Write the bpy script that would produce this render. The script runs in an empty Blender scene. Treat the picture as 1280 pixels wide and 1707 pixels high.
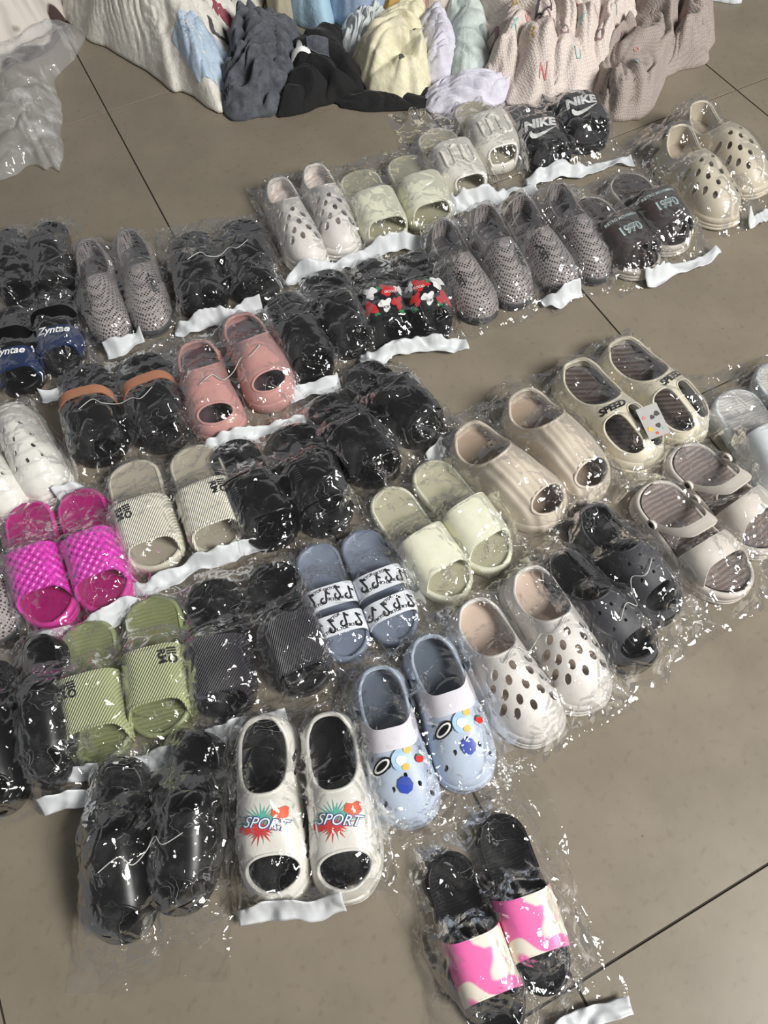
import bpy, bmesh, math, random
import numpy as np
from mathutils import Matrix, Vector
from mathutils.geometry import tessellate_polygon

# ------------------------------------------------------------------ camera, world, lights
scene = bpy.context.scene
COL = scene.collection
random.seed(7)
PI = math.pi


def lin(c):
    return tuple(((v / 255) / 12.92 if v / 255 <= 0.04045 else ((v / 255 + 0.055) / 1.055) ** 2.4) for v in c) + (1.0,)


cam_d = bpy.data.cameras.new('camera')
cam = bpy.data.objects.new('camera', cam_d)
COL.objects.link(cam)
cam.location = (-0.18173, 0.18701, 1.37874)
cam.rotation_mode = 'XYZ'
cam.rotation_euler = (0.490334, 0.032686, -0.470236)
cam_d.sensor_fit = 'VERTICAL'
cam_d.sensor_height = 36.0
cam_d.lens = 36.0 * 1279.55 / 1707.0
cam_d.clip_start = 0.02
scene.camera = cam

world = bpy.data.worlds.new('world')
scene.world = world
world.use_nodes = True
bg = world.node_tree.nodes['Background']
bg.inputs[0].default_value = (0.96, 0.97, 1.0, 1)
bg.inputs[1].default_value = 0.17


def area(name, loc, target, sx, sy, power, color):
    d = bpy.data.lights.new(name, 'AREA')
    d.shape = 'RECTANGLE'
    d.size, d.size_y = sx, sy
    d.energy = power
    d.color = color
    o = bpy.data.objects.new(name, d)
    COL.objects.link(o)
    o.location = loc
    v = Vector(target) - Vector(loc)
    o.rotation_euler = v.to_track_quat('-Z', 'Y').to_euler()
    return o


# daylight from the open doorway on the right
area('doorway_daylight', (2.7, -2.6, 4.1), (0.3, 1.0, 0.0), 1.6, 2.0, 490, (1.0, 0.985, 0.95))

vs = scene.view_settings
vs.view_transform = 'Standard'
vs.look = 'None'
vs.exposure = 0.0
vs.gamma = 1.0
vs.use_curve_mapping = False

# ------------------------------------------------------------------ materials
MATS = {}


def nodes_of(name):
    m = bpy.data.materials.new(name)
    m.use_nodes = True
    nt = m.node_tree
    return m, nt, nt.nodes['Principled BSDF']


def coords(nt, scale=1.0, rot=0.0, loc=(0, 0, 0)):
    tc = nt.nodes.new('ShaderNodeTexCoord')
    mp = nt.nodes.new('ShaderNodeMapping')
    nt.links.new(tc.outputs['Object'], mp.inputs[0])
    mp.inputs['Scale'].default_value = (scale, scale, scale)
    mp.inputs['Rotation'].default_value = (0, 0, rot)
    mp.inputs['Location'].default_value = loc
    return mp.outputs[0]


def tex(nt, kind, vec, **kw):
    n = nt.nodes.new(kind)
    nt.links.new(vec, n.inputs['Vector'])
    for k, v in kw.items():
        if k in n.inputs:
            n.inputs[k].default_value = v
        else:
            setattr(n, k, v)
    return n


def bump(nt, bsdf, h, strength, dist=0.001, prev=None):
    b = nt.nodes.new('ShaderNodeBump')
    b.inputs['Strength'].default_value = strength
    b.inputs['Distance'].default_value = dist
    nt.links.new(h, b.inputs['Height'])
    if prev is not None:
        nt.links.new(prev, b.inputs['Normal'])
    nt.links.new(b.outputs[0], bsdf.inputs['Normal'])
    return b.outputs[0]


def ramp(nt, fac, stops):
    r = nt.nodes.new('ShaderNodeValToRGB')
    el = r.color_ramp.elements
    while len(el) < len(stops):
        el.new(0.5)
    for e, (p, c) in zip(el, stops):
        e.position = p
        e.color = c
    nt.links.new(fac, r.inputs[0])
    return r.outputs[0]


def mth(nt, op, a, b):
    n = nt.nodes.new('ShaderNodeMath')
    n.operation = op
    for i, v in enumerate((a, b)):
        if isinstance(v, (int, float)):
            n.inputs[i].default_value = v
        else:
            nt.links.new(v, n.inputs[i])
    return n.outputs[0]


def mat(name, rgb, rough=0.5, kind=None, rgb2=None, scale=1.0, strength=0.6, sheen=0.0, spec=0.4, rot=0.0):
    if name in MATS:
        return MATS[name]
    m, nt, b = nodes_of(name)
    c = lin(rgb)
    b.inputs['Roughness'].default_value = rough
    b.inputs['Specular IOR Level'].default_value = spec
    v = coords(nt)
    nz = tex(nt, 'ShaderNodeTexNoise', v, Scale=38.0, Detail=4.0)
    dark = tuple(x * 0.90 for x in c[:3]) + (1,)
    base = ramp(nt, nz.outputs[0], [(0.3, dark), (0.7, c)])
    nt.links.new(base, b.inputs['Base Color'])
    if kind == 'foam':
        n2 = tex(nt, 'ShaderNodeTexNoise', v, Scale=420.0 * scale, Detail=2.0)
        bump(nt, b, n2.outputs[0], 0.18 * strength, 0.002)
    elif kind == 'stripe':
        w = tex(nt, 'ShaderNodeTexWave', coords(nt, 1.0, rot), Scale=scale, Distortion=0.0, bands_direction='X', wave_profile='SIN')
        bump(nt, b, w.outputs[0], strength, 0.004)
        if rgb2:
            nt.links.new(ramp(nt, w.outputs[0], [(0.15, lin(rgb2)), (0.55, c)]), b.inputs['Base Color'])
    elif kind == 'weave':
        w1 = tex(nt, 'ShaderNodeTexWave', coords(nt, 1.0, PI / 4), Scale=scale, bands_direction='X')
        w2 = tex(nt, 'ShaderNodeTexWave', coords(nt, 1.0, PI / 4), Scale=scale, bands_direction='Y')
        ck = tex(nt, 'ShaderNodeTexChecker', coords(nt, 1.0, PI / 4), Scale=scale * 6.4)
        mx = nt.nodes.new('ShaderNodeMix')
        nt.links.new(ck.outputs['Fac'], mx.inputs[0])
        nt.links.new(w1.outputs['Fac'], mx.inputs[2])
        nt.links.new(w2.outputs['Fac'], mx.inputs[3])
        bump(nt, b, mx.outputs[0], strength, 0.006)
    elif kind == 'mesh':
        vo = tex(nt, 'ShaderNodeTexVoronoi', coords(nt, 1.0, PI / 4), Scale=scale, Randomness=0.12)
        col = ramp(nt, vo.outputs['Distance'], [(0.30, lin(rgb2)), (0.44, c)])
        nt.links.new(col, b.inputs['Base Color'])
        bump(nt, b, vo.outputs['Distance'], strength, 0.004)
    elif kind == 'ripple':
        w = tex(nt, 'ShaderNodeTexWave', coords(nt, 1.0, rot), Scale=scale, Distortion=6.0, Detail=2.0, bands_direction='Y')
        w.inputs['Detail Scale'].default_value = 0.6
        bump(nt, b, w.outputs[0], strength, 0.004)
        if rgb2:
            nt.links.new(ramp(nt, w.outputs[0], [(0.2, lin(rgb2)), (0.7, c)]), b.inputs['Base Color'])
    elif kind == 'marble':
        n2 = tex(nt, 'ShaderNodeTexNoise', coords(nt, 1.0, 0.5), Scale=scale, Detail=0.5, Distortion=1.2)
        col = ramp(nt, n2.outputs[0], [(0.43, lin(rgb2)), (0.49, c)])
        nt.links.new(col, b.inputs['Base Color'])
    elif kind == 'cloth':
        n2 = tex(nt, 'ShaderNodeTexNoise', coords(nt), Scale=900.0 * scale, Detail=2.0)
        n3 = tex(nt, 'ShaderNodeTexNoise', coords(nt), Scale=45.0, Detail=6.0, Roughness=0.65)
        p = bump(nt, b, n3.outputs[0], 0.55 * strength, 0.012)
        bump(nt, b, n2.outputs[0], 0.3 * strength, 0.001, p)
        b.inputs['Sheen Weight'].default_value = sheen
        if rgb2:
            nt.links.new(ramp(nt, n3.outputs[0], [(0.35, lin(rgb2)), (0.62, c)]), b.inputs['Base Color'])
    elif kind == 'knit':
        vo = tex(nt, 'ShaderNodeTexVoronoi', coords(nt), Scale=scale, Randomness=0.2)
        bump(nt, b, vo.outputs['Distance'], strength, 0.004)
        if rgb2:
            nt.links.new(ramp(nt, vo.outputs['Distance'], [(0.15, c), (0.75, lin(rgb2))]), b.inputs['Base Color'])
    MATS[name] = m
    return m


def film_mat(name, haze=0.005, gloss=1.0, tint=(0.98, 0.98, 0.98, 1), patch=0.035):
    if name in MATS:
        return MATS[name]
    m = bpy.data.materials.new(name)
    m.use_nodes = True
    nt = m.node_tree
    nt.nodes.clear()
    out = nt.nodes.new('ShaderNodeOutputMaterial')
    tr = nt.nodes.new('ShaderNodeBsdfTransparent')
    tr.inputs[0].default_value = tint
    gl = nt.nodes.new('ShaderNodeBsdfGlossy')
    gl.inputs['Roughness'].default_value = 0.035
    gl.inputs['Color'].default_value = (1, 1, 1, 1)
    df = nt.nodes.new('ShaderNodeBsdfDiffuse')
    df.inputs[0].default_value = (0.88, 0.88, 0.88, 1)
    v = coords(nt)
    nw = tex(nt, 'ShaderNodeTexNoise', v, Scale=11.0, Detail=2.0)
    add = nt.nodes.new('ShaderNodeMixRGB')
    add.blend_type = 'ADD'
    add.inputs[0].default_value = 0.05
    nt.links.new(v, add.inputs[1])
    nt.links.new(nw.outputs['Color'], add.inputs[2])
    vo = tex(nt, 'ShaderNodeTexVoronoi', add.outputs[0], Scale=26.0, feature='DISTANCE_TO_EDGE')
    vo2 = tex(nt, 'ShaderNodeTexVoronoi', add.outputs[0], Scale=70.0, feature='DISTANCE_TO_EDGE')
    n1 = tex(nt, 'ShaderNodeTexNoise', v, Scale=16.0, Detail=3.0, Roughness=0.6, Distortion=0.9)
    n2 = tex(nt, 'ShaderNodeTexNoise', v, Scale=34.0, Detail=3.0, Roughness=0.6, Distortion=1.5)
    k1 = mth(nt, 'ABSOLUTE', mth(nt, 'SUBTRACT', n1.outputs[0], 0.5), 0)
    k2 = mth(nt, 'ABSOLUTE', mth(nt, 'SUBTRACT', n2.outputs[0], 0.5), 0)
    # flat panes that break along narrow creases
    hgt = mth(nt, 'ADD', mth(nt, 'MULTIPLY', mth(nt, 'MINIMUM', vo.outputs['Distance'], 0.14), 0.7),
              mth(nt, 'MULTIPLY', mth(nt, 'MINIMUM', k1, 0.06), 0.5))
    b3 = nt.nodes.new('ShaderNodeBump')
    b3.inputs['Strength'].default_value = 1.0
    b3.inputs['Distance'].default_value = 0.010
    nt.links.new(hgt, b3.inputs['Height'])
    # every pane of the crumpled film leans its own way
    mpf = nt.nodes.new('ShaderNodeMapping')
    nt.links.new(add.outputs[0], mpf.inputs[0])
    mpf.inputs['Rotation'].default_value = (0, 0, 0.6)
    mpf.inputs['Scale'].default_value = (1.0, 0.42, 1.0)
    vc = tex(nt, 'ShaderNodeTexVoronoi', mpf.outputs[0], Scale=58.0)
    sub = nt.nodes.new('ShaderNodeVectorMath')
    sub.operation = 'SUBTRACT'
    nt.links.new(vc.outputs['Color'], sub.inputs[0])
    sub.inputs[1].default_value = (0.5, 0.5, 0.5)
    scl = nt.nodes.new('ShaderNodeVectorMath')
    scl.operation = 'SCALE'
    nt.links.new(sub.outputs[0], scl.inputs[0])
    lean = ramp(nt, n1.outputs[0], [(0.40, (0.15, 0.15, 0.15, 1)), (0.58, (1, 1, 1, 1))])
    nt.links.new(mth(nt, 'MULTIPLY', lean, 0.85), scl.inputs['Scale'])
    ad2 = nt.nodes.new('ShaderNodeVectorMath')
    ad2.operation = 'ADD'
    nt.links.new(b3.outputs[0], ad2.inputs[0])
    nt.links.new(scl.outputs[0], ad2.inputs[1])
    nrm = nt.nodes.new('ShaderNodeVectorMath')
    nrm.operation = 'NORMALIZE'
    nt.links.new(ad2.outputs[0], nrm.inputs[0])
    b0, b3 = b3, nrm
    nt.links.new(b3.outputs[0], gl.inputs['Normal'])
    fr = nt.nodes.new('ShaderNodeFresnel')
    fr.inputs['IOR'].default_value = 1.45
    nt.links.new(b0.outputs[0], fr.inputs['Normal'])
    fac = mth(nt, 'MINIMUM', mth(nt, 'MULTIPLY', fr.outputs[0], 1.15 * gloss), 0.45)
    # creases whiten the film; scuffed patches are a little milky
    msk = ramp(nt, nw.outputs[0], [(0.50, (0, 0, 0, 1)), (0.64, (1, 1, 1, 1))])
    l1 = ramp(nt, k1, [(0.0, (1, 1, 1, 1)), (0.007, (0, 0, 0, 1))])
    l2 = ramp(nt, k2, [(0.0, (1, 1, 1, 1)), (0.008, (0, 0, 0, 1))])
    l3 = ramp(nt, vo2.outputs['Distance'], [(0.0, (1, 1, 1, 1)), (0.02, (0, 0, 0, 1))])
    lines = mth(nt, 'ADD', mth(nt, 'MULTIPLY', l1, 0.28), mth(nt, 'MULTIPLY', mth(nt, 'ADD', l2, l3), 0.05))
    pt = ramp(nt, n1.outputs[0], [(0.50, (0, 0, 0, 1)), (0.75, (1, 1, 1, 1))])
    hz = mth(nt, 'ADD', haze, mth(nt, 'MULTIPLY', pt, patch))
    hz = mth(nt, 'ADD', hz, mth(nt, 'MULTIPLY', lines, msk))
    m1 = nt.nodes.new('ShaderNodeMixShader')
    nt.links.new(hz, m1.inputs[0])
    nt.links.new(tr.outputs[0], m1.inputs[1])
    nt.links.new(df.outputs[0], m1.inputs[2])
    m2 = nt.nodes.new('ShaderNodeMixShader')
    nt.links.new(fac, m2.inputs[0])
    nt.links.new(m1.outputs[0], m2.inputs[1])
    nt.links.new(gl.outputs[0], m2.inputs[2])
    nt.links.new(m2.outputs[0], out.inputs[0])
    MATS[name] = m
    return m


# ------------------------------------------------------------------ small maths helpers
def herm(x, pts):
    xs = np.array([p[0] for p in pts], float)
    ys = np.array([p[1] for p in pts], float)
    d = np.gradient(ys, xs) if len(xs) > 2 else np.full(len(xs), (ys[-1] - ys[0]) / (xs[-1] - xs[0]))
    x = np.clip(np.asarray(x, float), xs[0], xs[-1])
    i = np.clip(np.searchsorted(xs, x, side='right') - 1, 0, len(xs) - 2)
    h = xs[i + 1] - xs[i]
    s = (x - xs[i]) / h
    return ((1 + 2 * s) * (1 - s) ** 2 * ys[i] + s * (1 - s) ** 2 * h * d[i]
            + s * s * (3 - 2 * s) * ys[i + 1] + s * s * (s - 1) * h * d[i + 1])


def hash2(ix, iy, seed):
    n = (ix * 374761393 + iy * 668265263 + seed * 974711) & 0xFFFFFFFF
    n = ((n ^ (n >> 13)) * 1274126177) & 0xFFFFFFFF
    return ((n ^ (n >> 16)) & 0xFFFF) / 65535.0


def vnoise(x, y, seed=0):
    x = np.asarray(x, float)
    y = np.asarray(y, float)
    ix = np.floor(x).astype(np.int64)
    iy = np.floor(y).astype(np.int64)
    fx, fy = x - ix, y - iy
    fx = fx * fx * fx * (fx * (6 * fx - 15) + 10)
    fy = fy * fy * fy * (fy * (6 * fy - 15) + 10)
    a = hash2(ix, iy, seed)
    b = hash2(ix + 1, iy, seed)
    c = hash2(ix, iy + 1, seed)
    d = hash2(ix + 1, iy + 1, seed)
    return (a * (1 - fx) + b * fx) * (1 - fy) + (c * (1 - fx) + d * fx) * fy


def tri(x):
    return np.abs((x % 2.0) - 1.0)


def crinkle(x, y, seed, lo=0.025, hi=0.07, n=5):
    rs = np.random.RandomState(seed)
    z = np.zeros_like(x)
    wx = (vnoise(x * 14, y * 14, seed) - 0.5) * 0.05
    wy = (vnoise(x * 14, y * 14, seed + 5) - 0.5) * 0.05
    for k in range(n):
        a = rs.uniform(0, PI)
        lam = rs.uniform(lo, hi)
        ph = rs.uniform(0, 2)
        u = ((x + wx) * math.cos(a) + (y + wy) * math.sin(a)) / lam * 2 + ph
        w = vnoise(x * 16 + k * 7, y * 16, seed + 11 + k)
        z += (tri(u) - 0.5) * np.clip(w * 2 - 0.5, 0, 1) * lam / hi
    return z


def mesh_obj(name, verts, faces, material, parent=None, smooth=True, sharp=None):
    me = bpy.data.meshes.new(name)
    me.from_pydata([tuple(v) for v in np.asarray(verts, float).tolist()], [], [tuple(f) for f in faces])
    if smooth:
        me.polygons.foreach_set('use_smooth', [True] * len(me.polygons))
    if sharp:
        at = me.attributes.new('sharp_edge', 'BOOLEAN', 'EDGE')
        vals = [False] * len(me.edges)
        for i, e in enumerate(me.edges):
            a, b = e.vertices
            if (a, b) in sharp or (b, a) in sharp:
                vals[i] = True
        at.data.foreach_set('value', vals)
    me.materials.append(material)
    me.update()
    o = bpy.data.objects.new(name, me)
    COL.objects.link(o)
    if parent is not None:
        o.parent = parent
    return o


def grid_faces(nr, nc, wrap=False):
    f = []
    for i in range(nr - 1):
        for j in range(nc if wrap else nc - 1):
            k = (j + 1) % nc
            f.append((i * nc + j, i * nc + k, (i + 1) * nc + k, (i + 1) * nc + j))
    return f


def vnormals(V, F):
    N = np.zeros_like(V)
    Q = np.array([f if len(f) == 4 else (f[0], f[1], f[2], f[2]) for f in F])
    n = np.cross(V[Q[:, 2]] - V[Q[:, 0]], V[Q[:, 3]] - V[Q[:, 1]])
    for k in range(4):
        np.add.at(N, Q[:, k], n)
    return N / (np.linalg.norm(N, axis=1, keepdims=True) + 1e-12)


def solidify(V, F, th):
    """thick shell under a surface whose normals point up/out; returns verts, faces, sharp edges"""
    used = sorted({i for f in F for i in f})
    mp = {o: n for n, o in enumerate(used)}
    V = V[used]
    F = [tuple(mp[i] for i in f) for f in F]
    N = vnormals(V, F)
    n = len(V)
    th = np.asarray(th, float)
    V2 = V - N * (th if th.ndim == 0 else th[used][:, None])
    cnt = {}
    for f in F:
        for a, b in zip(f, f[1:] + f[:1]):
            cnt[(a, b)] = 1
    out = list(F) + [tuple(i + n for i in reversed(f)) for f in F]
    sharp = set()
    for (a, b) in cnt:
        if (b, a) not in cnt:
            out.append((b, a, a + n, b + n))
            sharp.add((a, b))
            sharp.add((a + n, b + n))
    return np.vstack([V, V2]), out, sharp


def tube(pts, r, closed=False, ns=8):
    P = np.asarray(pts, float)
    n = len(P)
    T = np.roll(P, -1, 0) - np.roll(P, 1, 0)
    if not closed:
        T[0] = P[1] - P[0]
        T[-1] = P[-1] - P[-2]
    T /= np.linalg.norm(T, axis=1, keepdims=True) + 1e-12
    U = np.cross(T, np.array([0.03, 0.02, 1.0]))
    U /= np.linalg.norm(U, axis=1, keepdims=True) + 1e-12
    W = np.cross(U, T)
    V = []
    for i in range(n):
        for k in range(ns):
            a = 2 * PI * k / ns
            V.append(P[i] + r * (U[i] * math.cos(a) + W[i] * math.sin(a)))
    F = []
    for i in range(n if closed else n - 1):
        j = (i + 1) % n
        for k in range(ns):
            l = (k + 1) % ns
            F.append((i * ns + k, i * ns + l, j * ns + l, j * ns + k))
    if not closed:
        F.append(tuple(range(ns)))
        F.append(tuple((n - 1) * ns + k for k in reversed(range(ns))))
    return np.array(V), F


def empty(name, loc, rz=0.0):
    o = bpy.data.objects.new(name, None)
    o.empty_display_size = 0.05
    COL.objects.link(o)
    o.location = loc
    o.rotation_euler = (0, 0, rz)
    return o


def tag(o, label, cat, group=None, kind=None):
    o['label'] = label
    o['category'] = cat
    if group:
        o['group'] = group
    if kind:
        o['kind'] = kind
    return o


# ------------------------------------------------------------------ flat artwork (text, shapes) that is laid onto surfaces
TXT = {}


def text_tris(s, shear=0.0, bold=0.0):
    key = (s, shear, bold)
    if key in TXT:
        return TXT[key]
    cu = bpy.data.curves.new('lettering_source', 'FONT')
    cu.body = s
    cu.size = 1.0
    cu.shear = shear
    cu.offset = bold
    cu.resolution_u = 3
    cu.align_x = 'CENTER'
    cu.align_y = 'CENTER'
    cu.space_line = 0.85
    o = bpy.data.objects.new('lettering_source', cu)
    COL.objects.link(o)
    dg = bpy.context.evaluated_depsgraph_get()
    me = o.evaluated_get(dg).to_mesh()
    V = np.array([v.co[:2] for v in me.vertices])
    F = [tuple(p.vertices) for p in me.polygons]
    o.evaluated_get(dg).to_mesh_clear()
    bpy.data.objects.remove(o)
    bpy.data.curves.remove(cu)
    TXT[key] = (V, F)
    return TXT[key]


def poly_tris(pts):
    P = [Vector((x, y, 0)) for x, y in pts]
    return np.array(pts, float), [tuple(t) for t in tessellate_polygon([P])]


def refine(V, F, maxlen):
    bm = bmesh.new()
    vs_ = [bm.verts.new((x, y, 0)) for x, y in V]
    for f in F:
        try:
            bm.faces.new([vs_[i] for i in f])
        except ValueError:
            pass
    bmesh.ops.triangulate(bm, faces=bm.faces[:])
    for _ in range(5):
        es = [e for e in bm.edges if e.calc_length() > maxlen]
        if not es:
            break
        bmesh.ops.subdivide_edges(bm, edges=es, cuts=1)
        bmesh.ops.triangulate(bm, faces=[f for f in bm.faces if len(f.verts) > 3])
    bm.verts.index_update()
    V = np.array([v.co[:2] for v in bm.verts])
    F = []
    for f in bm.faces:
        ids = [v.index for v in f.verts]
        a, b, c = (V[i] for i in ids[:3])
        if (b[0] - a[0]) * (c[1] - a[1]) - (b[1] - a[1]) * (c[0] - a[0]) < 0:
            ids.reverse()
        F.append(tuple(ids))
    bm.free()
    return V, F


def decal(name, VF, size, at, rot, zfun, material, parent, eps=0.0009, maxlen=0.006, flip=(1, 1)):
    """lay flat artwork on the height field zfun(x, y)"""
    V, F = VF
    V = np.asarray(V, float) * size * np.array(flip)
    V, F = refine(V, F, maxlen)
    c, s = math.cos(rot), math.sin(rot)
    X = at[0] + V[:, 0] * c - V[:, 1] * s
    Y = at[1] + V[:, 0] * s + V[:, 1] * c
    h = 0.0008
    z = zfun(X, Y)
    gx = np.clip((zfun(X + h, Y) - z) / h, -4, 4)
    gy = np.clip((zfun(X, Y + h) - z) / h, -4, 4)
    n = np.stack([-gx, -gy, np.ones_like(gx)], 1)
    n /= np.linalg.norm(n, axis=1, keepdims=True)
    P = np.stack([X, Y, z], 1) + n * eps
    return mesh_obj(name, P, F, material, parent)


def blob(n=24, wob=0.25, seed=1, sx=1.0, sy=1.0):
    rs = np.random.RandomState(seed)
    a = np.linspace(0, 2 * PI, n, endpoint=False)
    r = 0.5 * (1 + wob * (np.sin(3 * a + rs.uniform(0, 6)) * 0.6 + np.sin(5 * a + rs.uniform(0, 6)) * 0.4))
    return poly_tris([(sx * r_ * math.cos(t), sy * r_ * math.sin(t)) for r_, t in zip(r, a)])


def splash(n=26, seed=1):
    rs = np.random.RandomState(seed)
    pts = []
    for i in range(n * 2):
        a = PI * i / n
        r = rs.uniform(0.3, 0.66) if i % 2 else rs.uniform(0.14, 0.26)
        pts.append((1.25 * r * math.cos(a), 0.8 * r * math.sin(a)))
    return poly_tris(pts)


SWOOSH = poly_tris([(-0.50, 0.10), (-0.52, -0.06), (-0.47, -0.19), (-0.36, -0.24), (-0.22, -0.21), (0.0, -0.12), (0.52, 0.20),
                    (0.0, 0.0), (-0.22, -0.06), (-0.33, -0.06), (-0.40, 0.0), (-0.43, 0.10)])


def note_shape():
    pts = [(0.02, 0.5), (0.02, -0.22)]
    for k in range(13):
        a = -k / 12 * 1.55 * PI
        pts.append((-0.16 + 0.19 * math.cos(a), -0.26 + 0.19 * math.sin(a)))
    pts = [(0.0, 0.5), (0.12, 0.5), (0.2, 0.36), (0.34, 0.28), (0.34, 0.15), (0.2, 0.19), (0.12, 0.24), (0.12, -0.24)]
    for k in range(12):
        a = -k / 11 * 1.5 * PI
        pts.append((-0.13 + 0.25 * math.cos(a), -0.24 + 0.25 * math.sin(a)))
    for k in range(12):
        a = -1.5 * PI + k / 11 * 1.5 * PI
        pts.append((-0.13 + 0.13 * math.cos(a), -0.24 + 0.13 * math.sin(a)))
    return poly_tris(pts)


NOTE = note_shape()


# ------------------------------------------------------------------ the floor
def tile_mat():
    m, nt, b = nodes_of('glazed_tile')
    v = coords(nt)
    oi = nt.nodes.new('ShaderNodeObjectInfo')
    n1 = tex(nt, 'ShaderNodeTexNoise', v, Scale=5.0, Detail=8.0, Roughness=0.6)
    n2 = tex(nt, 'ShaderNodeTexNoise', v, Scale=60.0, Detail=4.0)
    c1 = ramp(nt, n1.outputs[0], [(0.3, lin((125, 116, 101))), (0.7, lin((139, 129, 113)))])
    dirt = ramp(nt, n2.outputs[0], [(0.28, (0.75, 0.72, 0.68, 1)), (0.42, (1, 1, 1, 1))])
    mx = nt.nodes.new('ShaderNodeMixRGB')
    mx.blend_type = 'MULTIPLY'
    mx.inputs[0].default_value = 0.5
    nt.links.new(c1, mx.inputs[1])
    nt.links.new(dirt, mx.inputs[2])
    sp = tex(nt, 'ShaderNodeTexVoronoi', v, Scale=9.0)
    spots = ramp(nt, sp.outputs['Distance'], [(0.018, (0.45, 0.40, 0.35, 1)), (0.03, (1, 1, 1, 1))])
    mx2 = nt.nodes.new('ShaderNodeMixRGB')
    mx2.blend_type = 'MULTIPLY'
    mx2.inputs[0].default_value = 0.8
    nt.links.new(mx.outputs[0], mx2.inputs[1])
    nt.links.new(spots, mx2.inputs[2])
    nt.links.new(mx2.outputs[0], b.inputs['Base Color'])
    rr = ramp(nt, n1.outputs[0], [(0.3, (0.34, 0.34, 0.34, 1)), (0.7, (0.42, 0.42, 0.42, 1))])
    nt.links.new(rr, b.inputs['Roughness'])
    b.inputs['Specular IOR Level'].default_value = 0.5
    return m


TILE = tile_mat()
GROUT = mat('grout', (58, 52, 46), 0.9)
floor = mesh_obj('floor', [(-2.4, -1.6, -0.012), (3.2, -1.6, -0.012), (3.2, 4.0, -0.012), (-2.4, 4.0, -0.012),
                           (-2.4, -1.6, -0.0025), (3.2, -1.6, -0.0025), (3.2, 4.0, -0.0025), (-2.4, 4.0, -0.0025)],
                 [(3, 2, 1, 0), (4, 5, 6, 7), (0, 1, 5, 4), (1, 2, 6, 5), (2, 3, 7, 6), (3, 0, 4, 7)], GROUT, smooth=False)
floor['kind'] = 'structure'


def tile_mesh():
    g, bv = 0.0019, 0.0005
    a, b = g, 0.8 - g
    V, F = [], []
    rings = [(0.0, -0.010), (0.0, -bv), (bv, 0.0)]
    for ins, z in rings:
        for x, y in ((a + ins, a + ins), (b - ins, a + ins), (b - ins, b - ins), (a + ins, b - ins)):
            V.append((x, y, z))
    for r in range(2):
        for k in range(4):
            l = (k + 1) % 4
            F.append((r * 4 + k, r * 4 + l, r * 4 + 4 + l, r * 4 + 4 + k))
    F.append((8, 9, 10, 11))
    me = bpy.data.meshes.new('tile')
    me.from_pydata(V, [], F)
    me.materials.append(TILE)
    return me


TM = tile_mesh()
for i in range(-3, 4):
    for j in range(-2, 5):
        o = bpy.data.objects.new('tile', TM)
        o.location = (i * 0.8, j * 0.8, 0)
        o.parent = floor
        COL.objects.link(o)


# ------------------------------------------------------------------ shoes
def fit_width(pose, W):
    """as wide as the drawn width asks, but never wider than the room its neighbour in the pair leaves"""
    for v in POSE.values():
        if pose in v and len(v) == 2:
            mids = [(p[0] + math.cos(math.radians(p[2])) * p[3] * .6, p[1] + math.sin(math.radians(p[2])) * p[3] * .6) for p in v]
            a = math.radians((v[0][2] + v[1][2]) / 2)
            gap = abs(-(mids[1][0] - mids[0][0]) * math.sin(a) + (mids[1][1] - mids[0][1]) * math.cos(a))
            return max(min(W * 1.14, gap * 1.02), W)
    return W * 1.1


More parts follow.
